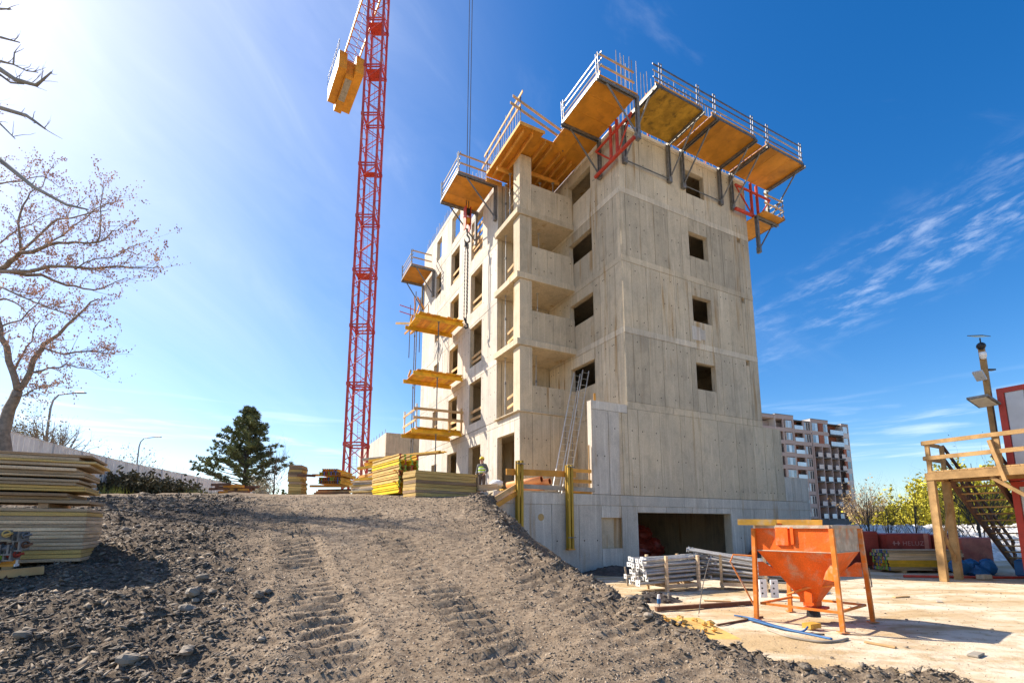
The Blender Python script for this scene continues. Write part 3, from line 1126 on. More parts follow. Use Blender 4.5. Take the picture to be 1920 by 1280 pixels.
# ------------------------------------------------------------------ climbing platforms
def platform(label, loc, rz, L, D=2.2, brackets=None, rails=True, over=.08, deckm=None, endrail=False, postx=None, wallz=2.0, tie=False):
    T = thing('climbing_platform', label, 'work platform', loc, rz, 'steel bracket platforms round the top of the building')
    n = 3 if L > 2.3 else 2
    w_ = L / n
    for i in range(n):
        b = MB()
        b.box((i * w_ + .004, -D, -.055 + R.uniform(-.003, .003)), ((i + 1) * w_ - .004, -.12, -.004))
        b.build('deck_board', deckm or M_PLY, T)
    b = MB()
    b.box((-.02, -D - .03, -.075), (L + .02, -D, .03))
    b.build('edge_channel', M_STEEL, T)
    for x in (brackets or (.1, L - .1)):
        g = MB()
        for dx in (-.055, .055):
            g.box((x + dx - .02, -D - .05, -.19), (x + dx + .02, -.02, -.062))
        g.build('bracket_arm', M_DSTEEL, T)
        g = MB()
        for dx in (-.06, .06):
            g.box((x + dx - .025, -.16, -wallz), (x + dx + .025, -.04, -.06))
        g.box((x - .10, -.18, -wallz - .12), (x + .10, -.03, -wallz + .18))
        g.build('bracket_post', M_DSTEEL, T)
        g = MB()
        g.tube((x, -.14, -wallz + .1), (x, -D * .80, -.16), .04, 8)
        g.build('bracket_strut', M_STEEL, T)
    if tie:
        g = MB()
        x0, x1 = brackets
        g.tube((x0, -.14, -wallz + .02), (x1, -.14, -wallz + .02), .028, 7)
        g.build('tie_tube', M_STEEL, T)
    if rails:
        for x in (postx or (.12, L - .12)):
            g = MB()
            for dx in (-.07, .07):
                g.tube((x + dx, -D + .02, -.1), (x + dx, -D - .02, 1.10), .022, 7)
            g.tube((x - .07, -D - .01, .6), (x + .07, -D - .01, .6), .016, 6)
            g.tube((x - .07, -D - .015, 1.09), (x + .07, -D - .015, 1.09), .018, 6)
            g.build('rail_post', M_STEEL, T)
        g = MB()
        g.box((0, -D + .01, .032), (L, -D + .04, .17))
        g.build('toe_board', M_PLY, T)
        for z in (.40, .72, 1.02):
            g = MB()
            g.beam((-.05, -D + .06, z), (L + over, -D + .06, z + R.uniform(-.02, .02)), .028, .07 if z > .8 else .055)
            g.build('guard_rail', M_STEEL if R.random() < .5 else M_GREY_WOOD, T)
        if endrail:
            for x in endrail:
                for z in (.5, 1.0):
                    g = MB()
                    g.beam((x, -D + .05, z), (x, -.25, z), .03, .09)
                    g.build('guard_rail', M_TIMBER, T)
    return T


ZP = 19.87
PSF, PSL, PSR = PSI, PSI - math.pi / 2, PSI + math.pi / 2
platform('dirty olive plywood platform at the left end of the tower front', W(.22, 0, ZP), PSF, 2.72, 2.22, (.08, 2.78), deckm=M_PLYD, tie=True, postx=(.3, 2.5), over=.85)
platform('yellow plywood platform in the middle of the tower front above the top window', W(3.55, 0, ZP), PSF, 2.95, 2.22, (.34, 2.95), tie=True, postx=(.2, 2.75), over=.85)
platform('rightmost yellow plywood platform on the tower front, over the red truss', W(7.25, 0, ZP), PSF, 2.9, 2.22, (.12, 2.95), postx=(.15, 2.72))
for (a0, a1, lab) in ((2.98, 3.52, 'narrow plywood strip bridging the left and middle front platforms'), (6.54, 7.22, 'narrow plywood strip bridging the middle and right front platforms')):
    t = thing('infill_deck', lab, 'deck board', W(a0, 0, ZP + .012), PSF, 'infill boards between platforms')
    for (y0, y1) in ((-2.05, -1.05), (-1.04, -.1)):
        b = MB()
        b.box((0, y0, -.03), (a1 - a0, y1, -.002))
        b.build('board', M_PLY, t)
platform('large yellow plywood platform jutting from the tower side above the loggias', W(0, 1.32, ZP), PSL, 2.85, 2.12, (.1, 2.75), endrail=(2.8,), postx=(.1, 2.7))
platform('yellow platform on the left facade under the roof, above the crane hook', W(-3.08, 8.85, ZP - .15), PSL, 2.75, 2.2, (.1, 2.68), endrail=(2.7,), postx=(.1, 2.65))
platform('farthest yellow platform high on the left facade against the sky', W(-3.08, 19.3, 20.0), PSL, 2.75, 1.7, (.1, 2.68), endrail=(2.7,), postx=(.1, 2.65))
platform('lower platform round the right corner of the tower seen from below', W(8.5, -.95, 17.62), PSR, 3.0, 1.75, (.45, 2.7), endrail=(.05,), postx=(.12, 2.9))


def truss(label, loc, rz, L, H):
    T = thing('red_steel_truss', label, 'steel truss', loc, rz, 'red trusses under the platforms')
    g = MB()
    g.tube((0, 0, 0), (L, 0, 0), .085, 10)
    g.build('bottom_chord', M_RED, T)
    g = MB()
    g.tube((.1, 0, H * .86), (L - .1, 0, H * .86), .06, 8)
    g.build('top_chord', M_RED, T)
    for x in (.44 * L, .60 * L):
        g = MB()
        g.tube((x, 0, 0), (x, 0, H + .25), .075, 8)
        g.build('upright', M_RED, T)
    for (x0, z0, x1, z1) in ((.12, H * .84, .42 * L, .1), (L - .12, H * .84, .62 * L, .1)):
        g = MB()
        g.tube((x0, 0, z0), (x1, 0, z1), .04, 7)
        g.build('diagonal', M_RED, T)
    return T


truss('red truss bolted across the right end of the tower front and past its corner', W(7.34, -.27, 17.72), PSF, 2.95, 1.6)
truss('red truss along the tower side above the loggia wall', W(-.27, 1.34, 17.85), PSL, 2.7, 1.45)
# ------------------------------------------------------------------ shuttering of the top loggia slab
T = thing('slab_formwork', 'orange timber shuttering propped under the unfinished slab over the top loggia', 'formwork', (P0[0], P0[1], 0), PSI)
bays = [(-3.85, -3.2, 2.06), (-3.2, -2.6, 2.07), (-2.6, -1.95, 2.35), (-1.95, -1.0, 1.2), (-1.0, -.03, 1.2)]
for i, (a0, a1, bf) in enumerate(bays):
    for (b0, b1) in ((bf, 3.95), (3.96, 5.75), (5.76, 6.6) if i > 1 else (5.76, 5.9)):
        b = MB()
        b.box((a0 + .003, b0, 19.77 + R.uniform(0, .006)), (a1 - .003, b1, 19.80))
        b.build('plywood_sheet', M_PLY, T)
for i, a in enumerate((-3.6, -3.12, -2.35, -1.95, -1.35, -.95, -.5)):
    b = MB()
    b.hbeam((a, 2.25 + max(0, (a + 2.7)) * .32, 19.665), (a, 6.4 if a > -2.6 else 5.6, 19.665))
    b.build('secondary_beam', M_TIMBERO, T)
for (a0, a1, y) in ((-2.4, -.35, 4.3), (-3.75, -2.5, 4.75), (-2.4, -.35, 5.5), (-3.9, -3.0, 5.75)):
    b = MB()
    b.hbeam((a0, y, 19.46), (a1, y, 19.46))
    b.build('primary_beam', M_TIMBERO, T)
for (x0, y0, x1, y1) in ((-3.87, 2.03, -2.58, 2.03), (-3.88, 2.05, -3.88, 5.75)):
    b = MB()
    b.beam((x0, y0, 19.78), (x1, y1, 19.78), .03, .16)
    b.build('edge_board', M_TIMBERO, T)
for (a, y, h) in ((-3.83, 2.1, 1.45), (-1.25, 2.55, 1.25), (-3.86, 4.2, 1.3), (-3.86, 5.7, 1.3)):
    b = MB()
    b.tube((a, y, 19.72), (a, y, 19.8 + h), .024, 7)
    b.tube((a - .05, y, 19.8 + h - .12), (a + .05, y, 19.8 + h - .12), .02, 6)
    b.build('rail_post', M_STEEL, T)
for (p, q) in (((-4.25, 2.05, 21.0), (-.9, 2.75, 20.95)), ((-4.4, 2.0, 20.55), (-.9, 2.72, 20.5)), ((-3.9, 1.75, 21.15), (-3.9, 6.0, 20.95)), ((-3.9, 1.95, 20.62), (-3.9, 6.3, 20.45))):
    b = MB()
    b.beam(p, q, .035, .13)
    b.build('guard_rail', M_TIMBER, T)


# ------------------------------------------------------------------ steel props
def prop(label, p, h, group, m=None):
    t = thing('steel_prop', label, 'prop', p, R.uniform(0, 1.5), group)
    b = MB()
    b.tube((0, 0, .01), (0, 0, h * .58), .032, 9)
    b.build('outer_tube', m or M_ZINC, t)
    b = MB()
    b.tube((0, 0, h * .58), (0, 0, h - .01), .024, 9)
    b.build('inner_tube', m or M_ZINC, t)
    b = MB()
    b.tube((0, 0, h * .56), (0, 0, h * .60), .05, 10)
    b.tube((-.09, 0, h * .575), (.09, 0, h * .575), .01, 5)
    b.build('collar', M_DSTEEL, t)
    for z in (0, h - .01):
        b = MB()
        b.box((-.07, -.07, z), (.07, .07, z + .01))
        b.build('end_plate', m or M_ZINC, t)
    return t


FL = {1: 'lowest', 2: 'second', 3: 'third', 4: 'topmost'}
for k in range(1, 5):
    z0 = LV[k] + (.14 if k > 1 else .02)
    h = LV[k + 1] - .16 - z0 if k < 4 else 19.36 - z0
    prop('zinc prop behind the parapet of the %s loggia, near its middle' % FL[k], W(-1.75 + .1 * k, 4.6, z0), h, 'props inside the loggias')
    prop('zinc prop in the side opening of the %s loggia, left of the column' % FL[k], W(-2.85, 5.55, z0), h, 'props inside the loggias')
prop('tall zinc prop under the outer left beam of the top shuttering', W(-3.03, 4.72, LV[4] + .14), 19.36 - LV[4] - .14, 'props inside the loggias')
prop('zinc prop beside the dark opening of the topmost loggia', W(-.75, 4.3, LV[4] + .14), 19.36 - LV[4] - .14, 'props inside the loggias')

# ------------------------------------------------------------------ yellow landings on the left facade
def landing(label, z, rail):
    T = thing('material_landing', label, 'landing', W(-3.1, 10.5, z), PSI, 'yellow landings stacked up the left facade')
    for y in (.12, 2.05):
        b = MB()
        b.hbeam((-2.95 if y < 1 else -3.0, y, -.12), (-.02, y, -.12), .10, .22)
        b.build('bearer', M_YBEAM, T)
    x = -2.78
    while x < -.12:
        b = MB()
        e = R.uniform(-.12, .18)
        b.box((x, -.15 + R.uniform(-.1, .06), .0), (x + .19, 2.25 + e, .035 + R.uniform(0, .012)))
        b.build('plank', M_YBEAM if R.random() < .6 else M_TIMBERO, T)
        x += .205
    for x in (-2.3, -1.55):
        b = MB()
        b.tube((x, 2.05 if x < -2 else .12, -3.3), (x, 2.05 if x < -2 else .12, -.24), .032, 8)
        b.build('landing_prop', M_STEEL, T)
        b = MB()
        b.box((x - .07, (2.05 if x < -2 else .12) - .07, -.245), (x + .07, (2.05 if x < -2 else .12) + .07, -.232))
        b.build('prop_head', M_STEEL, T)
    if rail:
        for (x, y) in ((-2.75, -.1), (-.15, -.12), (-.85, -.12), (-2.8, 2.2)):
            b = MB()
            b.beam((x, y, -.1), (x, y, 1.35), .06, .1)
            b.build('rail_post', M_TIMBER if x > -2 else M_WHITE, T)
        for zz in (.55, 1.05):
            b = MB()
            b.beam((-2.95, -.17, zz), (-.05, -.17, zz + .04), .035, .15)
            b.build('guard_rail', M_TIMBER, T)
        for zz in (.4, 1.0):
            b = MB()
            b.beam((-2.85, -.2, zz), (-2.85, 2.3, zz), .035, .13)
            b.build('guard_rail', M_TIMBER, T)
    else:
        b = MB()
        b.beam((-2.86, 1.0, .25), (-2.6, 2.4, .32), .1, .1)
        b.build('loose_batten', M_TIMBER, T)
    return T


landing('lowest yellow timber landing on the left facade, with timber guard rails', 7.02, True)
landing('middle yellow timber landing on the left facade without rails', 10.28, False)
landing('upper yellow timber landing on the left facade, under the bundle of orange battens', 13.62, False)
# bundle of orange battens and red tubes above the upper landing
T = thing('batten_bundle', 'tangle of orange battens and red tubes high on the left facade under the farthest platform', 'timber bundle', W(-3.4, 16.2, 16.0), PSI)
for i in range(12):
    b = MB()
    p = Vector((R.uniform(-1.3, -.2), R.uniform(-.4, .6), R.uniform(-.7, .8)))
    q = p + Vector((R.uniform(-.9, .2), R.uniform(-1.6, 1.6), R.uniform(-.4, .5)))
    b.beam(p, q, .05, .16)
    b.build('batten', M_TIMBERO if i % 3 else M_TIMBER, T)
for z in (.1, .55):
    b = MB()
    b.tube((-2.2, 0, z), (-.2, .3, z - .12), .03, 7)
    b.build('red_tube', M_RED, T)
for (x, y) in ((-1.4, .2), (-1.1, -1.2)):
    b = MB()
    b.tube((x, y, -3), (x, y, .8), .03, 7)
    b.build('support_tube', M_STEEL, T)
# scaffold pole running down past the landings
T = thing('scaffold_pole', 'thin grey scaffold pole standing along the outer side of the yellow landings', 'pole', W(-5.3, 13.3, 3.3), 0)
b = MB()
b.tube((0, 0, 0), (0, 0, 13), .03, 8)
b.build('tube', M_STEEL, T)
for z in (3.4, 6.7, 10):
    b = MB()
    b.tube((0, 0, z), (0, 0, z + .12), .05, 8)
    b.build('coupler', M_DSTEEL, T)

# ------------------------------------------------------------------ basement edge: posts, rails, braces
def ypost(label, a):
    T = thing('beam_post', label, 'post', W(a, -.16, .93), PSI, 'yellow double beam posts on the basement wall')
    for dx in (-.055, .055):
        b = MB()
        b.hbeam((dx * 1.25, 0, 0), (dx * 1.25, 0, 3.08 + R.uniform(-.04, .03)), .09, .20, .04, .03, up=(0, 1, 0))
        b.build('beam', M_POST, T)
    for z in (.38, 2.95):
        b = MB()
        b.box((-.17, -.14, z), (.17, -.118, z + .035))
        b.tube((.02, -.2, z + .015), (.02, .12, z + .015), .018, 6)
        b.build('clamp', M_DSTEEL, T)
    b = MB()
    b.box((-.14, -.12, -.05), (.14, .1, -.003))
    b.build('foot_block', M_TIMBERO, T)


ypost('left yellow double beam post strapped to the basement wall beside the earth mound', -5.11)
ypost('right yellow double beam post strapped to the basement wall below the ladders', -3.02)


def board(name, label, cat, p, q, w, h, m, group=None, up=None):
    p, q = Vector(p), Vector(q)
    b = MB(p)
    b.beam(p, q, w, h, up)
    o = b.build(name, m)
    o.location = p
    return tag(o, label, cat, group)


board('guard_plank', 'wide orange plank across both yellow posts above the orange pipes', 'plank', W(-5.55, .0, 3.62), W(-2.62, .0, 3.66), .05, .22, M_TIMBERO)
board('guard_plank', 'pale weathered plank between the yellow posts just below the orange pipes', 'plank', W(-5.0, .05, 3.14), W(-1.75, .0, 3.1), .05, .16, M_GREY_WOOD)
for i, (z, m, l) in enumerate(((3.82, M_TIMBERO, 'top'), (3.42, M_TIMBERO, 'middle'), (2.99, M_TIMBERO, 'bottom'))):
    board('guard_plank', '%s orange rail between the right yellow post and the pale wing wall' % l, 'plank', W(-3.0, .12, z), W(-1.86, .05, z), .045, .13, m)
board('corner_stud', 'slim pale stud standing against the sunlit edge of the wing wall', 'stud', W(-1.91, .1, 2.97), W(-1.91, .1, 4.85), .07, .05, M_TIMBER)
board('peg', 'short orange peg sticking up from the wing wall top', 'peg', W(-1.55, .12, 6.67), W(-1.55, .12, 6.98), .06, .08, M_TIMBERO)
board('brace_plank', 'upper slanting plank running from the left post down to the earth mound', 'plank', W(-5.2, -.05, 3.12), W(-6.6, -.4, 2.38), .05, .15, M_TIMBER)
board('brace_plank', 'lower orange slanting plank running from the left post down to the earth mound', 'plank', W(-5.22, -.1, 2.86), W(-6.6, -.5, 2.14), .05, .16, M_TIMBERO)
board('edge_plank', 'dark plank lying along the deck edge behind the posts', 'plank', W(-5.0, .25, 2.98), W(-3.2, .2, 2.98), .12, .05, M_GREY_WOOD)


def pipe(label, p, q, r):
    T = thing('drain_pipe', label, 'pipe', p, 0, 'orange pipes on the deck')
    p, q = Vector(p), Vector(q)
    b = MB(p)
    b.tube(p, q, r, 16, hollow=r * .9)
    b.build('barrel', M_PVC, T, True)
    d = (q - p).normalized()
    b = MB(p)
    b.tube(p + d * .12, q - d * .02, r * .899, 16, cap=False)
    b.v = b.v
    b.build('bore', M_PVCD, T, True)


pipe('left orange plastic pipe on the deck between the yellow posts', W(-4.62, 1.75, 3.30), W(-3.86, .42, 3.46), .125)
pipe('right orange plastic pipe lying a little lower beside the left one', W(-4.25, 1.8, 3.24), W(-3.50, .42, 3.40), .125)
pipe('half hidden orange pipe beneath the other two on the deck', W(-4.4, 1.9, 3.08), W(-3.72, .5, 3.16), .10)
b = MB()
for i in range(4):
    b.blob((R.uniform(-.25, .25), R.uniform(-.12, .12), .12), .18, 9, 6, .3, (1.2, .8, .6))
o = b.build('white_sack', M_WHITE, None, True)
o.location = W(-3.25, .7, 3.02)
tag(o, 'white sacks heaped on the deck just right of the orange pipes', 'sack')
b = MB()
b.blob((0, 0, .1), .2, 9, 6, .3, (1.3, .8, .7))
o = b.build('white_sack', M_WHITE, None, True)
o.location = W(-5.35, 1.2, 3.2)
tag(o, 'white sack on the deck left of the left yellow post', 'sack')


def ladder(label, p, q, wv, n=17):
    p, q, wv = Vector(p), Vector(q), Vector(wv)
    T = thing('ladder', label, 'ladder', p, 0, 'aluminium ladders leaning on the loggia wall')
    for s in (-1, 1):
        b = MB(p)
        b.beam(p + wv * s, q + wv * s, .028, .05)
        b.build('stile', M_ALU, T)
    for i in range(n):
        f = (i + .6) / n
        c = p.lerp(q, f)
        b = MB(p)
        b.tube(c - wv, c + wv, .012, 6)
        b.build('rung', M_ALU, T)


wv = W(.20, .08, 0) - W(0, 0, 0)
ladder('left aluminium ladder leaning up to the lowest loggia opening', W(-2.15, 2.25, 2.95), W(-.42, 2.9, 8.75), (W(.17, .0, 0) - W(0, 0, 0)), 19)
ladder('right aluminium ladder leaning up to the lowest loggia opening, nearer the wing wall', W(-1.75, 2.1, 2.95), W(-.14, 2.6, 8.85), (W(.17, .0, 0) - W(0, 0, 0)), 19)
# thin standpipes by the ladder foot
for (a, b_, l) in ((-.75, 3.45, 'left'), (-.42, 3.4, 'right')):
    board('standing_tube', '%s thin steel tube standing behind the ladders against the wall' % l, 'tube', W(a, b_, 2.95), W(a, b_, 6.3), .035, .035, M_DSTEEL)

# ------------------------------------------------------------------ timber on the mound edge by the worker
def sheet(name, label, cat, c, rz, L, Wd, th, m, group=None, tilt=(0, 0)):
    b = MB()
    b.bbox((-L / 2, -Wd / 2, 0), (L / 2, Wd / 2, th), min(.006, th * .2))
    o = b.build(name, m)
    o.location = c
    o.rotation_euler = (tilt[0], tilt[1], rz)
    return tag(o, label, cat, group)


p = Vector((-1.15, 18.2, 2.9))
sheet('sheet_offcut', 'short olive panel lying tilted in front of the worker', 'panel', p + Vector((0, 0, .12)), .5, .75, .7, .22, M_PANEL, None, (.0, -.1))
sheet('sheet_offcut', 'flat yellow panel beside the left post at the deck corner', 'panel', Vector((-.35, 18.4, 2.93)), .5, .9, .9, .10, M_PANEL2)
sheet('sheet_offcut', 'second flat yellow panel on the deck corner, on top of the first', 'panel', Vector((-.15, 18.6, 3.04)), .62, .8, .5, .07, M_YBEAM)

# ------------------------------------------------------------------ tower crane
CR = Vector((-14.45, 44.0, 3.4))
CRT = thing('tower_crane', 'tall red lattice tower crane with yellow counterweight arm behind the building', 'crane', CR, 0.0)
SECH, HW = 5.55, .80
NSEC = 10
H = NSEC * SECH
corner = [(-HW, -HW), (HW, -HW), (HW, HW), (-HW, HW)]
for i in range(NSEC):
    z0, z1 = i * SECH, (i + 1) * SECH
    for (x, y) in corner:
        b = MB()
        b.box((x - .095, y - .095, z0 + .01), (x + .095, y + .095, z1 - .01))
        b.build('mast_leg', M_CRANE, CRT)
    for f in range(4):
        (xa, ya), (xb, yb) = corner[f], corner[(f + 1) % 4]
        b = MB()
        nb_ = 4
        for j in range(nb_):
            za, zb = z0 + .25 + (SECH - .5) * j / nb_, z0 + .25 + (SECH - .5) * (j + 1) / nb_
            p, q = ((xa, ya, za), (xb, yb, zb)) if j % 2 else ((xb, yb, za), (xa, ya, zb))
            b.tube(p, q, .042, 6)
        b.build('lattice', M_CRANE, CRT)
        for zz in (z0 + .14, z1 - .14):
            b = MB()
            b.beam((xa, ya, zz), (xb, yb, zz), .08, .12)
            b.build('ring_beam', M_CRANE, CRT)
    for (x, y) in corner:
        b = MB()
        b.box((x - .14, y - .14, z1 - .16), (x + .14, y + .14, z1 + .16))
        b.build('splice', M_CRANE, CRT)
    # ladder inside
    b = MB()
    xo = .1 if i % 2 else -.25
    for dx in (-.2, .2):
        b.tube((xo + dx, .35, z0), (xo + dx, .35, z1), .018, 5)
    for j in range(18):
        b.tube((xo - .2, .35, z0 + .3 * j + .1), (xo + .2, .35, z0 + .3 * j + .1), .012, 4)
    b.build('mast_ladder', M_CRANE, CRT)
    if i % 2 == 1 or i > 6:
        b = MB()
        b.box((-.65, .0 if i % 4 == 1 else -.65, z1 - .3), (.65, .65, z1 - .26))
        b.build('rest_platform', M_RED, CRT)
b = MB()
b.box((-1.0, -1.0, H), (1.0, 1.0, H + .5))
b.tube((0, 0, H + .5), (0, 0, H + 1.0), 1.0, 20)
b.build('slewing_ring', M_CRANEY, CRT)
jd = Vector((0.546, -0.84, 0))
jr = Vector((0.84, 0.546, 0))
hd = Vector((0, 0, 1))


def cp(s, r, z):
    return jd * s + jr * r + Vector((0, 0, H + z))


b = MB()
for r_ in (-.7, .7):
    b.beam(cp(-1, r_, 1.0), cp(-1, r_ * .4, 7.5), .16, .16)
    b.beam(cp(1, r_, 1.0), cp(0, r_ * .4, 7.5), .16, .16)
b.build('tower_head', M_CRANEY, CRT)
b = MB()
b.bbox(cp(2.2, 1.7, 1.0) - Vector((.8, .8, 0)), cp(2.2, 1.7, 1.0) + Vector((.8, .8, 2.0)), .05)
b.build('operator_cab', M_CRANEY, CRT)
# counter arm
for r_ in (-.85, .85):
    b = MB()
    b.beam(cp(-.8, r_, 1.2), cp(-17.6, r_, 1.2), .16, .3)
    b.build('counter_arm_beam', M_CRANEY, CRT)
b = MB()
for j in range(10):
    s0, s1 = -1 - j * 1.1, -2.1 - j * 1.1
    b.tube(cp(s0, -.85, 1.2), cp(s1, .85, 1.2), .04, 5)
    b.tube(cp(s1, -.85, 1.2), cp(s1, .85, 1.2), .04, 5)
b.build('counter_arm_lattice', M_CRANE, CRT)
for (s0, s1, r0, r1, zz) in ((-11.4, -17.6, -1.5, -.5, -.9), (-12.0, -18.4, -.47, .47, -1.2), (-11.0, -18.1, .5, 1.5, -1.0)):
    b = MB()
    pts = [cp(s0, r0, zz), cp(s0, r1, zz), cp(s1, r1, zz), cp(s1, r0, zz)]
    b.prism(pts, (0, 0, 2.3))
    b.build('counterweight', M_CRANEY, CRT)
b = MB()
pts = [cp(-12.4, -.38, -1.24), cp(-12.4, .38, -1.24), cp(-16.2, .38, -1.24), cp(-16.2, -.38, -1.24)]
b.prism(pts, (0, 0, .03))
b.build('counterweight_plate', M_GREY_WOOD, CRT)
b = MB()
for s in (-11.2, -12.6, -14, -15.6, -17.4):
    b.tube(cp(s, -1.6, 1.3), cp(s, -1.6, 2.7), .03, 5)
for z in (2.1, 2.7):
    b.tube(cp(-11.2, -1.6, z), cp(-17.4, -1.6, z), .025, 5)
b.build('walkway_rail', M_STEEL, CRT)
for r_ in (-.4, .4):
    b = MB()
    b.tube(cp(-1, r_ * .4, 7.4), cp(-15, r_ * 1.6, 1.5), .03, 5)
    b.tube(cp(0, r_ * .4, 7.4), cp(22, r_, 2.6), .03, 5)
    b.build('tie_bar', M_STEEL, CRT)
# jib reaching out over the building
b = MB()
for r_, z in ((-.6, 1.2), (.6, 1.2), (0, 2.5)):
    b.tube(cp(1, r_, z), cp(36, r_, z), .06, 6)
for j in range(28):
    s = 1 + j * 1.25
    b.tube(cp(s, -.6, 1.2), cp(s + .62, 0, 2.5), .03, 5)
    b.tube(cp(s, .6, 1.2), cp(s + .62, 0, 2.5), .03, 5)
    b.tube(cp(s + 1.25, -.6, 1.2), cp(s + .62, 0, 2.5), .03, 5)
    b.tube(cp(s + 1.25, .6, 1.2), cp(s + .62, 0, 2.5), .03, 5)
b.build('jib', M_CRANEY, CRT)
# hoist ropes, block and slings
HK = W(-4.0, 8.05, 0)
hs = (Vector((HK.x, HK.y, 0)) - Vector((CR.x, CR.y, 0))).dot(jd)
T = thing('crane_hook', 'crane hook block hanging on two ropes beside the left facade with long chains below', 'crane hook', (HK.x, HK.y, 0), PSI)
for dx in (-.07, .07):
    b = MB()
    b.tube((dx, 0, 19.1), (dx * 1.8, 0, CR.z + H + 1.1), .022, 5)
    b.build('hoist_rope', M_DARKHOLE, T)
for dx in (-.16, .12):
    b = MB()
    b.prism([(dx, -.16, 17.9), (dx, .16, 17.9), (dx, .22, 18.6), (dx, .18, 19.25), (dx, -.18, 19.25), (dx, -.22, 18.6)], (.04, 0, 0))
    b.build('block_plate', M_RED, T)
for z in (19.0, 18.45):
    b = MB()
    b.tube((-.1, 0, z), (.1, 0, z), .19, 14)
    b.build('sheave', M_CRANEY if z < 18.7 else M_BLACK, T)
b = MB()
b.path([(0, 0, 17.95), (0, 0, 17.6), (.13, 0, 17.45), (.15, 0, 17.25), (0, 0, 17.1), (-.14, 0, 17.2), (-.16, 0, 17.32)], [.06, .055, .055, .06, .06, .045, .02], 8)
b.build('hook', M_DSTEEL, T)
for i, (dx, dy, zl) in enumerate(((-.09, .03, 12.7), (.02, -.05, 12.5), (.1, .04, 13.1))):
    b = MB()
    z = 17.15
    k = 0
    while z > zl:
        # chain links alternate direction
        ax = .030 if k % 2 else .011
        ay = .011 if k % 2 else .030
        b.box((dx * min(1, (17.15 - z) * 2) - ax, dy - ay, z - .13), (dx * min(1, (17.15 - z) * 2) + ax, dy + ay, z))
        z -= .105
        k += 1
    b.build('chain', M_DSTEEL, T)
b = MB()
b.tube((-.09, .03, 16.9), (-.09, .03, 17.1), .07, 8)
b.tube((.05, 0, 16.8), (.05, 0, 17.05), .07, 8)
b.build('shackle', M_DSTEEL, T)
b = MB()
b.path([(-.05, 0, 12.75), (0, 0, 12.5), (.12, 0, 12.42), (.14, 0, 12.28), (.02, 0, 12.18), (-.1, 0, 12.26)], [.05, .05, .055, .055, .055, .03], 8)
b.build('sling_hook', M_BLACK, T)
# ------------------------------------------------------------------ stacks of formwork material on the mound
def stack(name, label, group, base, dx, L, Wd, n, th, mats, jit=.02, gapn=None, cat='panel', slopes=0, bev=.006):
    """sheets lying on each other; base = front corner, dx = direction of the long front edge, depth lies to its left"""
    dx = Vector((dx[0], dx[1], 0)).normalized()
    dy = Vector((-dx.y, dx.x, 0))
    ang = math.atan2(dx.y, dx.x)
    z = base[2]
    shapes = {}
    for i in range(n):
        if gapn and i in gapn:
            z += gapn[i]
        t = th * R.uniform(.85, 1.15)
        l = L * R.uniform(1 - jit, 1 + jit)
        b = MB()
        b.bbox((0, 0, 0), (l, Wd * R.uniform(.98, 1.02), t - .006), bev)
        m = R.choice(mats)
        o = b.build(name, m)
        p = Vector((base[0], base[1], z)) + dx * R.uniform(-jit, jit) * 1.2 + dy * R.uniform(-jit, jit) * .6
        o.location = p
        o.rotation_euler = (0, 0, ang + R.uniform(-jit, jit) * .25)
        tag(o, nth(i, n, label[0]) + ' ' + label[1], cat, group)
        z += t
    return z


PM = [M_PANEL, M_PANEL, M_PANEL2, M_PANEL3, M_PANEL]
# big stack at the left edge: the visible end face points right
A = Vector((-6.93, 8.0, gz(-6.93, 8.0) - .02))
base_z = 1.19
dl = Vector((-.857, -.514, 0))
st = A + dl * 3.0
zt = stack('formwork_sheet', ('panel', 'in the neat lower half of the big left stack'), 'lower panels of the big left stack',
           (st.x, st.y, base_z), (-dl.x, -dl.y), 3.0, 1.35, 14, .060, [M_PANEL, M_PANEL, M_PANEL2, M_PANEL], .004)
for (s, l_) in ((.55, 'right'), (1.7, 'left')):
    p = A + dl * s
    board('spacer_timber', '%s spacer timber between the lower and upper halves of the big left stack' % l_, 'timber', (p.x - .0, p.y + .02, zt + .036), (p.x - .7, p.y + 1.2, zt + .036), .12, .07, M_PANEL3)
z2 = zt + .075
st2 = A + dl * 3.32
zt2 = stack('formwork_sheet', ('weathered board', 'in the ragged upper half of the big left stack'), 'upper boards of the big left stack',
            (st2.x + .05, st2.y - .02, z2), (-dl.x, -dl.y), 3.2, 1.3, 14, .050, PM, .05, {3: .03, 7: .03, 10: .02})
for s in (.8, 2.0):
    p = A + dl * s
    board('bearer_timber', 'bearer timber %s under the big left stack' % ('near the right end' if s < 1 else 'further left'), 'timber', (p.x, p.y - .05, base_z - .07), (p.x - .7, p.y + 1.2, base_z - .07), .12, .12, M_TIMBER)

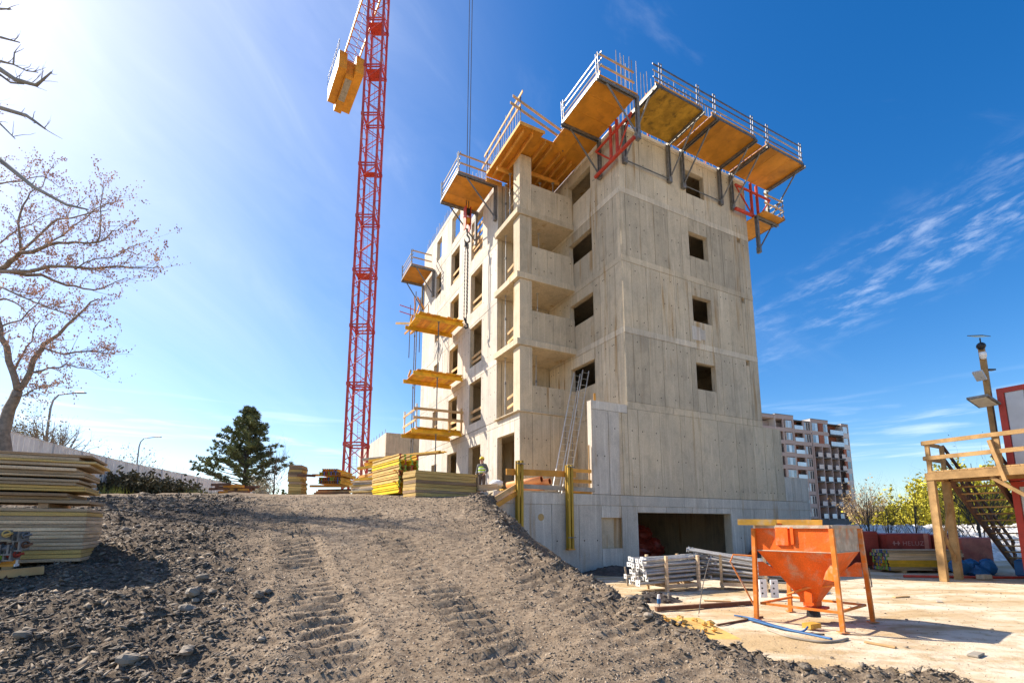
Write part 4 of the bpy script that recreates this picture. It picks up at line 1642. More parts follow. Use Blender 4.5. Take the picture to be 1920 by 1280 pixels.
# clamps and a beam lying before it
C0 = gp(10, 1092)
tb = Vector((-6.85, 6.95, gz(-6.85, 6.95)))
board('squared_timber', 'orange squared timber on the ground in front of the big left stack', 'timber', (-7.95, 6.55, 1.0), (-7.02, 7.5, 1.10), .12, .11, M_TIMBER)
T = thing('beam_offcut', 'short beam with pale I shaped end under the pile of clamps', 'beam', (-7.08, 7.12, 1.17), .5)
b = MB()
b.hbeam((-.6, 0, .1), (.0, 0, .1), .14, .17, .035, .04)
b.build('shaft', M_TIMBERO, T)
b = MB()
b.hbeam((.003, 0, .1), (.02, 0, .1), .14, .17, .035, .04)
b.build('painted_end', M_WHITE, T)
for i, (x, y, z, m, l) in enumerate(((-6.92, 7.0, 1.62, M_PANEL2, 'brass coloured tube end on top of the clamp pile'), (-6.75, 7.06, 1.60, M_STEEL, 'dark clamp at the top right of the clamp pile'),
                                     (-6.72, 7.05, 1.47, M_LOG, 'dull red clamp on the right side of the clamp pile'), (-6.85, 6.98, 1.42, M_STEEL, 'grey clamp in the middle of the clamp pile'),
                                     (-6.98, 6.98, 1.46, M_LOG, 'reddish clamp at the left of the clamp pile'), (-6.80, 7.02, 1.34, M_REDEND, 'lowest red clamp of the pile'), (-6.95, 6.98, 1.31, M_GREEN, 'green painted clamp at the bottom of the pile'))):
    t = thing('formwork_clamp', l, 'clamp', (x - .27, y, z), R.uniform(-.5, .5), 'clamps piled by the big left stack')
    b = MB()
    b.tube((-.12, 0, 0), (.10, 0, .02), .05, 12, hollow=.036)
    b.build('sleeve', m, t)
    b = MB()
    b.box((-.04, -.07, -.06), (-.015, .07, .07))
    b.box((.05, -.07, -.06), (.075, .07, .07))
    b.box((-.04, -.075, -.075), (.11, -.055, -.055))
    b.build('jaw', M_DSTEEL, t)
    b = MB()
    b.tube((.08, -.02, 0), (.15, .04, .03), .018, 8)
    b.build('wedge', m, t)

# long panel stack beside the building
A = Vector((-3.33, 16.3, 2.52))
D = Vector((1.9, 1.5, 0)).normalized()
stack('long_sheet', ('long panel', 'in the olive stack beside the worker'), 'panels of the stack beside the worker', A, D, 2.42, .95, 10, .108, [M_PANEL2, M_PANEL2, M_PANEL2, M_PANEL3], .02)
for s, l in ((.4, 'left'), (2.0, 'right')):
    p = A + D * s
    board('bearer_timber', '%s bearer timber under the panel stack beside the worker' % l, 'timber', (p.x, p.y - .02, 2.46), (p.x - .55, p.y + .75, 2.46), .1, .10, M_RED if l == 'left' else M_TIMBER)

# yellow beams between the long stack and the crane
A = Vector((-4.35, 18.5, 2.95))
D = Vector((-1.75, 2.5, 0)).normalized()
N_ = Vector((D.y, -D.x, 0))
for lay in range(7):
    z = A.z + .12 + lay * .215
    for k in range(4):
        p = A + N_ * (k * .24 - .05) + Vector((0, 0, z - A.z)) + D * R.uniform(-.08, .1)
        q = p + D * (3.0 + R.uniform(-.1, .1))
        T = thing('yellow_beam', '%s beam, %s, in the %s layer of the yellow stack' % ('bright yellow' if lay in (0, 1, 5) else 'cream', nlr(k, 4), ORD[lay]), 'beam', p, 0, 'beams of the yellow stack')
        b = MB(p)
        b.hbeam(p, q, .10, .19, .045, .04)
        b.build('shaft', (M_BRIGHTY if lay in (0, 1, 5) else M_PANEL2) if k < 3 else M_YBEAM, T)
        b = MB(p)
        b.hbeam(p - D * .006, p - D * .001, .10, .19, .045, .04)
        b.build('painted_end', M_GREEN if (k + lay) % 3 else M_REDEND, T)
for lay in (2, 4):
    p = A + Vector((0, 0, .02 + lay * .215))
    board('spacer_timber', 'spacer timber %s in the yellow beam stack' % ('lower down' if lay == 2 else 'higher up'), 'timber', p + D * .25 - N_ * .2, p + D * .25 + N_ * 1.1, .08, .05, M_TIMBERO)
p = A + Vector((0, 0, 1.66))
for k in range(4):
    board('long_plank', 'loose plank across the top of the yellow beam stack, %s' % nlr(3 - k, 4), 'plank', p + N_ * (.5 + .12 * k) + D * .1 + Vector((.9, .3, .05 * (k % 2))), p + N_ * (.4 + .14 * k) + D * 2.6 + Vector((-.2, 0, .05 * (k % 2))), .14, .045, M_YBEAM if k % 2 else M_PANEL2, 'planks on the yellow beam stack')

# mixed heap left of it
H0 = Vector((-6.2, 21.5, 3.08))
for i in range(7):
    z = H0.z + i * .085
    c = H0 + Vector((R.uniform(-.06, .06), 0, 0))
    sheet('flat_sheet', nth(i, 7, 'flat panel') + ' under the untidy timber heap beside the crane', 'panel', (c.x, c.y, z), -.55 + R.uniform(-.06, .06), 1.9 * R.uniform(.85, 1.1), 1.0, .075, [M_PANEL, M_PANEL2, M_GREY_WOOD][i % 3], 'bottom panels of the untidy heap')
for i in range(24):
    z = H0.z + .66 + .085 * (i // 2)
    an = R.uniform(-.9, -.3)
    l = R.uniform(.55, .95)
    c = H0 + Vector((R.uniform(-.35, .25) + .012 * i, R.uniform(-.3, .3), 0))
    board('heap_timber', '%s thrown on the untidy heap beside the crane' % ('orange beam', 'yellow beam', 'grey board', 'orange beam')[i % 4], 'beam', (c.x - l * math.cos(an), c.y - l * math.sin(an), z), (c.x + l * math.cos(an), c.y + l * math.sin(an), z + R.uniform(-.03, .08)), .12, .10, [M_TIMBERO, M_YBEAM, M_GREY_WOOD, M_TIMBERO][i % 4], 'beams on the untidy heap')

# stack of beam ends on planks
B0 = Vector((-9.55, 25.2, 3.22))
for i in range(5):
    board('rough_plank', ('nearest', 'second nearest', 'middle', 'second farthest', 'farthest')[i] + ' rough brown plank under the beam bundle left of the crane', 'plank', (B0.x - .9, B0.y + .1 + .25 * i, B0.z + .06 + .10 * (i % 4)), (B0.x + .95, B0.y + .1 + .25 * i + R.uniform(-.1, .1), B0.z + .09 + .10 * (i % 4)), .16, .13, M_LOG if i % 2 else M_TIMBER, 'planks under the beam bundle')
for (z, x0, x1, l) in ((.55, -1.1, 1.2, 'lower'), (1.12, -1.0, 1.0, 'upper')):
    board('cross_timber', '%s cross timber sticking out sideways from the beam bundle left of the crane' % l, 'timber', (B0.x + x0, B0.y + .2, B0.z + z), (B0.x + x1, B0.y + .25, B0.z + z), .1, .11, M_TIMBERO)
for r_ in range(4):
    for k in range(10 - (r_ == 3) * 3):
        x = B0.x - .55 + k * .118 + (.15 if r_ == 3 else 0)
        z = B0.z + .74 + r_ * .17 + (.10 if r_ > 1 else 0)
        T = thing('bundled_beam', '%s beam in the %s row of the bundle left of the crane' % (nlr(k, 10 - (r_ == 3) * 3), ('bottom', 'second', 'third', 'top')[r_]), 'beam', (x, B0.y, z), 0, 'beams of the bundle left of the crane')
        b = MB()
        b.hbeam((0, 0, 0), (0, 2.4, 0), .085, .16, .04, .03)
        b.build('shaft', M_YBEAM, T)
        b = MB()
        b.hbeam((0, -.006, 0), (0, -.001, 0), .085, .16, .04, .03)
        b.build('painted_end', R.choice([M_REDEND, M_GREEN, M_BLUEEND, M_LOG]), T)
# plain panel stack further left
A = Vector((-11.15, 24.0, 3.2))
stack('square_sheet', ('square panel', 'in the tall narrow stack left of the beam bundle'), 'panels of the tall narrow stack', (A.x, A.y, A.z), (1, .12), .62, .95, 13, .116, [M_PANEL2, M_PANEL3, M_PANEL2], .03)
board('projecting_timber', 'dark timber poking out of the right side of the tall narrow stack', 'timber', (A.x + .5, A.y - .08, A.z + 1.0), (A.x + 1.35, A.y - .1, A.z + .95), .12, .12, M_LOG)
# heap of short logs by the pine
L0 = Vector((-15.1, 26.0, 3.42))
for i in range(17):
    p = L0 + Vector((R.uniform(-.85, .85), R.uniform(-.3, .3), .08 + .13 * (i // 5)))
    T = thing('short_log', 'short brown timber offcut in the low heap near the pine', 'timber', p, R.uniform(-.5, .5), 'offcuts of the low heap near the pine')
    b = MB()
    l = R.uniform(.35, .7)
    b.beam((-l, 0, 0), (l, 0, R.uniform(-.06, .06)), .13, .12)
    b.build('offcut', M_LOG if i % 3 else M_TIMBERO, T)

# ------------------------------------------------------------------ orange concrete skip
HB = Vector((5.38, 8.52, 0))
al = math.radians(52)
S = 1.28
hx = Vector((math.sin(al), math.cos(al), 0))      # towards the right corner
hy = Vector((-math.cos(al), math.sin(al), 0))     # towards the left corner
HZ = 0.02
SK = thing('concrete_skip', 'orange funnel shaped concrete skip on four legs standing in the yard', 'concrete skip', (HB.x, HB.y, HZ), 0)


def hp(u, v, z):
    return hx * (u * S) + hy * (v * S) + Vector((0, 0, z))


def slab(name, pts, th, m):
    """flat plate with thickness, outward side first"""
    n = (Vector(pts[1]) - Vector(pts[0])).cross(Vector(pts[2]) - Vector(pts[0])).normalized()
    b = MB()
    b.prism(pts, -n * th)
    return b.build(name, m, SK)


ZR, ZM, ZO = 1.70, 1.27, .36
o0, o1 = .41, .59
cs = [(0, 0), (1, 0), (1, 1), (0, 1)]
ci = [(o0, o0), (o1, o0), (o1, o1), (o0, o1)]
for i in range(4):
    j = (i + 1) % 4
    e = .004
    m_up = [M_SKIPD, M_ORANGE, M_ORANGE, M_ORANGE][i]
    slab('side_plate', [hp(*cs[i], ZM), hp(*cs[j], ZM), hp(*cs[j], ZR), hp(*cs[i], ZR)], .012, m_up)
    slab('funnel_plate', [hp(*ci[i], ZO), hp(*ci[j], ZO), hp(*cs[j], ZM - .003), hp(*cs[i], ZM - .003)], .012, M_ORANGE)
    # rolled rim, crusted with mortar
    b = MB()
    b.beam(hp(*cs[i], ZR + .012), hp(*cs[j], ZR + .012), .075, .055)
    b.build('rim', M_SKIPD, SK)
    b = MB()
    b.tube(hp(*cs[i], ZM), hp(*cs[j], ZM), .012, 6)
    b.build('weld_seam', M_SKIPD, SK)
    # legs: angle section, slightly splayed
    sx, sy = (-1 if cs[i][0] == 0 else 1), (-1 if cs[i][1] == 0 else 1)
    b = MB()
    p = hp(cs[i][0] + .02 * sx, cs[i][1] + .02 * sy, ZR - .02)
    q = hp(cs[i][0] + .055 * sx, cs[i][1] + .055 * sy, 0.0)
    b.beam(p, q, .068, .068, up=hx)
    b.build('leg', M_SKIPLEG, SK)
    b = MB()
    b.box(q + Vector((-.07, -.07, 0)), q + Vector((.07, .07, .012)))
    b.build('foot_plate', M_SKIPLEG, SK)
    # gusset sheets between leg and funnel
    slab('gusset', [hp(*cs[i], .80), hp(cs[i][0] + (.26 if cs[i][0] == 0 else -.26), cs[i][1] + (.26 if cs[i][1] == 0 else -.26), .80),
                    hp(cs[i][0] + (.05 if cs[i][0] == 0 else -.05), cs[i][1] + (.05 if cs[i][1] == 0 else -.05), 1.06), hp(*cs[i], 1.06)], .01, M_ORANGE)
# low cross bars
for (i, j) in ((0, 1), (1, 2), (2, 3), (3, 0)):
    b = MB()
    b.beam(hp(*cs[i], .30), hp(*cs[j], .30), .035, .04)
    b.build('cross_bar', M_SKIPLEG, SK)
# outlet with gate and lever
b = MB()
b.prism([hp(o0, o0, .27), hp(o1, o0, .27), hp(o1, o1, .27), hp(o0, o1, .27)], (0, 0, .085))
b.build('outlet', M_ORANGE, SK)
b = MB()
b.prism([hp(.34, .34, .22), hp(.66, .34, .22), hp(.66, .56, .22), hp(.34, .56, .22)], (0, 0, .045))
b.build('gate', M_RED, SK)
b = MB()
b.path([hp(.28, .75, .46), hp(.30, .45, .62), hp(.34, .1, .70)], .022, 7)
b.build('lever', M_SKIPLEG, SK)
b = MB()
b.prism([hp(.24, .40, .36), hp(.24, .56, .36), hp(.24, .56, .48), hp(.24, .48, .56), hp(.24, .40, .52)], hx * .04)
b.build('actuator_box', M_ORANGE, SK)
b = MB()
b.tube(hp(.5, .5, .08), hp(.5, .5, .215), .12, 14, r2=.10)
b.build('rubber_chute', M_BLACK, SK)
# brackets with forked ears, and the lifting beams across the rim
for v in (.62,):
    b = MB()
    b.beam(hp(-.012, v, 1.38), hp(-.012, v, 1.70), .05, .22, up=hy)
    b.beam(hp(-.012, v - .14, 1.40), hp(-.012, v - .14, 1.70), .05, .05, up=hy)
    b.build('ear', M_ORANGE, SK)
b = MB()
b.beam(hp(-.16, 1.18, 1.80), hp(.02, .70, 1.79), .12, .11)
b.build('fork_pocket', M_FORK, SK)
b = MB()
b.beam(hp(.72, 1.12, 1.80), hp(.9, .42, 1.79), .12, .11)
b.build('fork_pocket', M_FORK, SK)
b = MB()
b.beam(hp(.02, .84, 1.755), hp(.80, .98, 1.755), .06, .05)
b.build('fork_tie', M_SKIPLEG, SK)
b = MB()
b.path([hp(1.0, .02, .95), hp(1.14, -.05, .95), hp(1.15, -.06, .62), hp(1.02, 0, .6)], .012, 6)
b.build('grab_handle', M_DSTEEL, SK)
b = MB()
b.path([hp(-.03, 1.03, 1.16), hp(-.18, 1.28, 1.18), hp(-.2, 1.32, 1.05), hp(-.1, 1.15, .5), hp(-.05, 1.06, .2)], .016, 7)
b.build('tilt_handle', M_SKIPLEG, SK)

# ------------------------------------------------------------------ racks of steel props in the yard
def rack(label, c, rz, Lr, tilt, n, glabel, group, fan=0):
    c = Vector(c)
    T = thing('prop_rack', label, 'rack', c, rz)
    for x in (-.55, .55):
        for y in (-.4, .4):
            b = MB()
            b.beam((x, y, 0), (x, y, .95), .07, .07)
            b.build('upright', M_PANEL, T)
    for y in (-.4, .4):
        b = MB()
        b.beam((-.6, y, .16), (.6, y, .16), .06, .09)
        b.build('side_rail', M_PANEL, T)
    for x in (-.55, .55):
        b = MB()
        b.beam((x, -.4, .17), (x, .4, .17), .06, .08)
        b.build('cross_rail', M_PANEL, T)
    cz, sz = math.cos(rz), math.sin(rz)
    me = {}
    for nm in ('plate', 'far_plate', 'tube', 'inner', 'collar'):
        b = MB()
        if nm == 'plate':
            b.box((-Lr / 2, -.06, -.06), (-Lr / 2 + .012, .06, .06))
        elif nm == 'far_plate':
            b.box((Lr / 2 - .012, -.06, -.06), (Lr / 2, .06, .06))
        elif nm == 'tube':
            b.tube((-Lr / 2 + .012, 0, 0), (Lr * .22, 0, 0), .035, 9)
        elif nm == 'inner':
            b.tube((Lr * .22, 0, 0), (Lr / 2 - .012, 0, 0), .026, 9)
        else:
            b.tube((Lr * .18, 0, 0), (Lr * .24, 0, 0), .047, 9)
        me[nm] = b.mesh('prop_' + nm, {'plate': M_WHITE, 'far_plate': M_WHITE, 'tube': M_ZINC, 'inner': M_DSTEEL, 'collar': M_ZINC}[nm])
    hb_ = MB()
    hb_.tube((-Lr / 2 - .003, 0, 0), (-Lr / 2 + .002, 0, 0), .02, 8)
    me['bolt_hole'] = hb_.mesh('bolt_hole', M_BLACK)
    per = 6
    for i in range(n):
        rr, k = divmod(i, per)
        y = -.32 + .128 * k + R.uniform(-.03, .03)
        z = .28 + .118 * rr + R.uniform(-.02, .02)
        x = R.uniform(-.16, .16)
        p = c + Vector((x * cz - y * sz, x * sz + y * cz, z))
        t = thing('stacked_prop', 'prop %s in the %s row of the %s' % (('nearest the camera', 'second nearest', 'third nearest', 'fourth nearest', 'fifth nearest', 'farthest')[k], ('bottom', 'second', 'third', 'fourth', 'fifth', 'top')[rr], glabel), 'prop', p, rz + R.uniform(-.035, .035) + fan * (k - 2.5) * .03, group)
        t.rotation_euler[1] = -tilt + R.uniform(-.02, .02) + fan * (rr - 3) * .03
        for nm, q in me.items():
            link({'plate': 'end_plate', 'far_plate': 'end_plate', 'tube': 'outer_tube', 'inner': 'inner_tube', 'collar': 'collar', 'bolt_hole': 'bolt_hole'}[nm], q, t)
    return T


rack('grey steel rack packed with props in front of the garage opening', (4.35, 14.0, 0), .42, 2.5, .035, 36, 'left rack before the garage', 'props in the left rack')
rack('rack of fanned out props half hidden behind the orange skip', (6.35, 14.1, 0), -.42, 2.6, -.10, 36, 'fanned rack behind the orange skip', 'props in the right rack', 1)
for (x, y, l) in ((5.95, 12.2, 'left'), (6.2, 12.15, 'right')):
    t = thing('upright_plate', '%s white perforated plate standing between the legs of the skip' % l, 'plate', (x, y, 0.05), .1, 'perforated plates behind the skip')
    b = MB()
    b.bbox((-.09, -.02, 0), (.09, .02, .42), .006)
    b.build('plate', M_WHITE, t)
    b = MB()
    for z in (.1, .22, .34):
        b.tube((-.03, -.026, z), (-.03, -.018, z), .022, 8)
    b.build('hole', M_BLACK, t)
# ------------------------------------------------------------------ wrapped brick pallets and beam bundle
def pallet(label, x, y, rz, Lx, Ly, Hh, band=None, text=False, m=None):
    T = thing('brick_pallet', label, 'pallet', (x, y, .01), rz, 'wrapped pallets by the white wall')
    b = MB()
    for yy in (0, Ly / 2 - .05, Ly - .1):
        b.box((0, yy, 0), (Lx, yy + .1, .10))
    b.build('runner', M_LOG, T)
    b = MB()
    b.box((0, 0, .102), (Lx, Ly, .13))
    b.build('pallet_deck', M_LOG, T)
    b = MB()
    # film pulled tight over the bricks: bulging columns
    n = 7
    b.bbox((.01, .01, .135), (Lx - .01, Ly - .01, Hh), .04)
    b.build('wrapped_bricks', m or M_WRAP, T)
    b = MB()
    for i in range(1, 6):
        z = .13 + i * (Hh - .13) / 6
        b.box((.0, .002, z - .006), (Lx, .0095, z + .006))
    b.build('course_ridge', m or M_WRAP, T)
    if band:
        b = MB()
        b.box((band, -.006, .3), (band + .17, .001, Hh - .01))
        b.build('torn_film', M_WRAPL, T)
    if text:
        cu = bpy.data.curves.new('lettering', 'FONT')
        cu.body = 'HELUZ'
        cu.size = .25
        cu.extrude = .002
        cu.space_character = 1.12
        o = bpy.data.objects.new('tmp', cu)
        COL.objects.link(o)
        dg = bpy.context.evaluated_depsgraph_get()
        me = bpy.data.meshes.new_from_object(o.evaluated_get(dg))
        me.name = 'lettering'
        bpy.data.objects.remove(o)
        me.materials.clear()
        tm = mat('faded_print', (.52, .25, .21), .5, rand=0)
        me.materials.append(tm)
        l = link('lettering', me, T)
        l.location = (.60, -.004, .96)
        l.rotation_euler = (math.pi / 2, 0, 0)
        b = MB()
        for x0 in (.26, .42):
            b.box((x0, -.006, .97), (x0 + .045, .001, 1.13))
            b.box((x0 - .035 if x0 < .3 else x0 + .03, -.006, 1.03), (x0 + .02 if x0 < .3 else x0 + .085, .001, 1.075))
        b.box((.30, -.006, 1.035), (.42, .001, 1.065))
        b.build('emblem', tm, T)
    return T


YP = 20.0
pallet('dark wrapped brick pallet at the left end of the row, partly behind the skip', 13.62, YP + .35, -.05, 1.12, 1.0, 1.52)
pallet('wrapped brick pallet with the pale printed lettering', 14.85, YP, -.05, 1.72, 1.0, 1.44, band=1.44, text=True)
pallet('dark wrapped brick pallet behind the left timber post of the landing', 16.66, YP - .1, -.05, .98, 1.0, 1.40)
pallet('tall pinkish wrapped brick pallet at the right end of the row', 17.05, YP - .9, -.04, 1.1, 1.0, 1.30, m=mat('pink_pallet_wrap', (.42, .13, .10), .35, 0, .3, 2.5, 0, bump=.5, bscale=7, spec=.5))
T0 = Vector((14.0, 18.9, .16))
for r_ in range(6):
    for k in range(9):
        z = T0.z + r_ * .125
        y = T0.y + k * .105
        x = T0.x + R.uniform(-.05, .05)
        m_ = M_YBEAM if r_ in (1, 2) else M_PANEL
        T = thing('bundled_beam', '%s beam in the %s row of the bundle before the wrapped pallets' % (('nearest', 'second nearest', 'third', 'fourth', 'middle', 'sixth', 'seventh', 'second farthest', 'farthest')[k], ('bottom', 'second', 'third', 'fourth', 'fifth', 'top')[r_]), 'beam', (x, y, z), -.03, 'beams before the wrapped pallets')
        if k == 0 or r_ == 5:
            b = MB()
            b.hbeam((.01, 0, 0), (2.75, 0, 0), .08, .115, .03, .03)
            b.build('shaft', m_, T)
        else:
            b = MB()
            b.beam((.01, 0, 0), (2.75, 0, 0), .08, .115)
            b.build('shaft', m_, T)
        b = MB()
        b.hbeam((0, 0, 0), (.008, 0, 0), .085, .115, .03, .03)
        b.build('painted_end', R.choice([M_GREEN, M_BLUEEND, M_GREEN, M_REDEND, M_BLUEEND, M_BLACK]), T)
for x in (.5, 1.9):
    board('bearer_timber', '%s bearer under the beam bundle before the wrapped pallets' % ('left' if x < 1 else 'right'), 'timber', (T0.x + x, T0.y - .15, .05), (T0.x + x, T0.y + 1.0, .05), .1, .09, M_TIMBER)

# ------------------------------------------------------------------ containers, timber landing and stair
SX, SY = 14.6, 16.6


def SW(a, b, z):
    return Vector((SX + a * UX - b * UY, SY + a * UY + b * UX, z))


def container(label, z0, hh):
    T = thing('site_container', label, 'container', SW(.72, -1.35, z0), PSI, 'stacked site containers')
    L, Wd = 6.0, 2.4       # runs towards the camera (-y), depth +x
    fr = .17
    for (x, y) in ((0, 0), (Wd - fr, 0), (0, -L + fr), (Wd - fr, -L + fr)):
        b = MB()
        b.bbox((x, y - fr, .0), (x + fr, y, hh), .015)
        b.build('corner_post', M_CONTR, T)
    for z in (0.0, hh - fr):
        b = MB()
        b.box((.004, -L + fr + .002, z + .003), (fr, -fr - .002, z + fr - .003))
        b.build('long_rail', M_CONTR, T)
        b = MB()
        b.box((fr + .002, -fr, z + .003), (Wd - fr - .002, -.004, z + fr - .003))
        b.build('end_rail', M_CONTR, T)
    n = 12
    w_ = (L - 2 * fr) / n
    for i in range(n):
        b = MB()
        y1 = -fr - i * w_
        b.prism([(.06, y1 - .004, fr + .002), (.03, y1 - .03, fr + .002), (.03, y1 - w_ + .03, fr + .002), (.06, y1 - w_ + .004, fr + .002), (.09, y1 - w_ + .004, fr + .002), (.09, y1 - .004, fr + .002)], (0, 0, hh - 2 * fr - .006))
        b.build('wall_panel', M_GREYSHEET, T)
    for i in range(4):
        b = MB()
        x0 = fr + i * (Wd - 2 * fr) / 4
        b.box((x0 + .003, -.09, fr + .002), (x0 + (Wd - 2 * fr) / 4 - .003, -.05, hh - fr - .002))
        b.build('wall_panel', M_GREYSHEET, T)
    b = MB()
    b.box((.08, -L + .1, hh - .06), (Wd - .08, -.1, hh - .02))
    b.build('roof_sheet', M_GREYSHEET, T)
    return T


container('lower red framed site container with pale walls at the right edge', .12, 3.02)
container('upper red framed site container with pale walls stacked on the lower one', 3.16, 3.05)
# yellow gas pipe like case on the landing
b = MB()
b.bbox((-.2, -1.2, 0), (.14, .25, .34), .05)
o = b.build('yellow_case', M_BRIGHTY)
o.location = SW(.42, -2.5, 3.55)
o.rotation_euler = (0, 0, PSI)
tag(o, 'yellow case lying on the timber landing against the upper container', 'case')
T = thing('timber_landing', 'raw timber landing with guard rails and stair at the upper container', 'landing', (SX, SY, 0), PSI)


def tl(name, p, q, w_, h_, m=None, up=None):
    b = MB()
    b.beam(p, q, w_, h_, up)
    return b.build(name, m or M_LANDW, T)


for (x, y) in ((-1.06, 0), (.05, .05), (-1.06, -3.6), (.5, -3.6), (-1.06, -6)):
    tl('post', (x, y, 0), (x, y, 3.22), .20, .17)
for (x, y) in ((-1.06, 0), (.05, .05), (-1.06, -1.75), (-1.06, -3.6), (-1.06, -5.4)):
    tl('rail_post', (x - .0, y, 3.12), (x, y, 4.46), .11, .10)
for x in (-1.14, .6):
    tl('edge_joist', (x, .12, 3.34), (x, -6.2, 3.34), .06, .24)
tl('edge_joist', (-1.1, .1, 3.34), (.63, .1, 3.34), .06, .24)
y = .0
while y > -6.1:
    tl('deck_plank', (-1.16, y - .1, 3.49), (.68, y - .1, 3.49), .19, .045)
    y -= .2
for z in (4.46, 3.95):
    tl('guard_rail', (-1.14, .1, z), (-1.14, -6.2, z), .05, .13)
    tl('guard_rail', (-1.08, .13, z), (.1, .13, z - .02), .05, .12)
tl('knee_brace', (-1.0, .0, 1.9), (.05, .05, .55), .05, .14)
tl('knee_brace', (-.98, -.02, .7), (-.1, .02, 2.5), .04, .10)
tl('knee_brace', (-1.06, -1.5, 3.2), (-1.06, -2.2, 2.6), .1, .1)
tl('hanger', (-1.2, -1.62, 4.3), (-1.2, -1.85, 3.05), .09, .11)
# stair going down behind the containers
ax0, ax1, zt_, zb_ = .15, 4.7, 3.36, .02
for y in (-.02, -1.18):
    tl('stringer', (ax0, y, zt_ - .05), (ax1, y, zb_), .06, .27, M_LOG)
n = 15
for i in range(n):
    f = (i + .5) / n
    x = ax0 + (ax1 - ax0) * f
    z = zt_ + (zb_ - zt_) * f + .02
    tl('tread', (x, -1.15, z), (x, -.05, z), .26, .045, M_LANDW, up=(0, 0, 1))
for y in (.03, -1.22):
    for dz in (.62, 1.08):
        tl('hand_rail', (ax0 - .05, y, zt_ + dz), (ax1, y, zb_ + dz), .05, .11, M_LOG)
    for f in (.3, .65, .97):
        x = ax0 + (ax1 - ax0) * f
        z = zt_ + (zb_ - zt_) * f
        tl('baluster', (x, y, z), (x, y, z + 1.1), .07, .08, M_LOG)
# mast with lights and cameras
T = thing('camera_mast', 'wooden mast with floodlights, cameras and a small solar panel beside the upper container', 'mast', SW(.82, -1.12, 3.52), PSI)
b = MB()
b.beam((0, 0, -.35), (0, 0, 4.35), .15, .13)
b.build('timber_post', M_LANDW, T)
b = MB()
b.tube((0, 0, 4.35), (0, 0, 4.55), .02, 7)
b.build('panel_stem', M_BLACK, T)
b = MB()
b.prism([(-.30, -.18, 4.52), (.34, -.18, 4.6), (.34, .22, 4.72), (-.30, .22, 4.64)], (0, 0, .03))
b.build('solar_panel', M_PANELW, T)
b = MB()
b.blob((-.16, -.05, 4.22), .13, 10, 7, 0)
b.build('dome_camera', M_BLACK, T, True)
b = MB()
b.tube((-.14, -.06, 3.84), (-.14, -.06, 4.0), .10, 10)
b.blob((-.14, -.06, 3.84), .085, 10, 6)
b.build('white_camera', M_WHITE, T, True)
b = MB()
b.beam((.05, -.05, 3.42), (.42, -.1, 3.46), .12, .05)
b.build('side_sensor', M_BLACK, T)
b = MB()
b.prism([(-.55, -.1, 3.28), (-.26, -.1, 3.02), (-.26, .16, 3.02), (-.55, .16, 3.28)], (.05, 0, .05))
b.build('small_floodlight', M_GREYSHEET, T)
b = MB()
b.tube((-.36, .0, 3.12), (-.03, 0, 3.05), .02, 6)
b.tube((-.5, .0, 2.45), (-.03, 0, 2.55), .025, 6)
b.build('lamp_arm', M_BLACK, T)
b = MB()
b.prism([(-.95, -.28, 2.34), (-.22, -.34, 2.12), (-.22, .22, 2.12), (-.95, .26, 2.34)], (.02, 0, .07))
b.build('large_floodlight', M_DSTEEL, T)
b = MB()
b.prism([(-.90, -.22, 2.315), (-.26, -.28, 2.118), (-.26, .17, 2.118), (-.90, .21, 2.315)], (.0, 0, .008))
b.build('floodlight_glass', M_LENS, T)
b = MB()
b.path([(-.1, -.09, 2.2), (-.11, -.1, 1.2), (-.1, -.1, .9), (-.11, -.1, .1)], .012, 5)
b.blob((-.12, -.1, 1.0), .07, 8, 5, 0, (.6, .6, 1.6))
b.build('cable', M_BLACK, T)
# blue tarpaulin heap and hoses by the stair foot
b = MB()
for i in range(9):
    b.blob((R.uniform(-.75, .75), R.uniform(-.2, .2), R.uniform(.1, .4)), R.uniform(.22, .36), 9, 6, .35, (1.2, .8, .9))
o = b.build('blue_tarpaulin', M_BLUE)
o.location = SW(2.15, .35, .0)
o.rotation_euler = (0, 0, .1)
tag(o, 'crumpled blue tarpaulin heaped beside the stair foot', 'tarpaulin')
b = MB()
b.bbox((-.2, -.2, 0), (.2, .2, .62), .08)
o = b.build('blue_bag', M_BLUE)
o.location = SW(2.75, -.75, .0)
o.rotation_euler = (0, .06, .5)
tag(o, 'upright blue bag standing against the lower container', 'bag')


def hose(label, name, pts, r, m, cat='hose'):
    b = MB(pts[0])
    P = [Vector(p) for p in pts]
    out = []
    for i in range(len(P) - 1):
        p0, p1, p2, p3 = P[max(i - 1, 0)], P[i], P[i + 1], P[min(i + 2, len(P) - 1)]
        for k in range(8):
            t = k / 8
            out.append(.5 * ((2 * p1) + (p2 - p0) * t + (2 * p0 - 5 * p1 + 4 * p2 - p3) * t * t + (3 * p1 - p0 - 3 * p2 + p3) * t ** 3))
    out.append(P[-1])
    b.path(out, r, 7)
    o = b.build(name, m, None, True)
    o.location = P[0]
    return tag(o, label, cat)


hose('dark red hose looping over the ground past the landing posts', 'hose', [SW(-.9, 1.2, .05), SW(-.2, .5, .06), SW(.6, .0, .05), SW(1.6, -.5, .04), SW(2.6, -1.2, .04), SW(1.2, -2.0, .04)], .045, M_RED)
sheet('concrete_block', 'small pale block lying behind the right landing post', 'block', SW(.75, -.35, .02), .3, .45, .2, .14, M_CONC)
# low rubble of pallets behind the posts
for i in range(6):
    board('pallet_board', nth(i, 6, 'dark board') + ' in the low pile behind the blue tarpaulin', 'board', SW(1.9 + R.uniform(-.1, .1), 1.7 + .1 * i, .12 + .11 * i), SW(4.2, 1.5 + .12 * i, .12 + .11 * i), .5, .08, M_LOG, 'boards behind the blue tarpaulin')

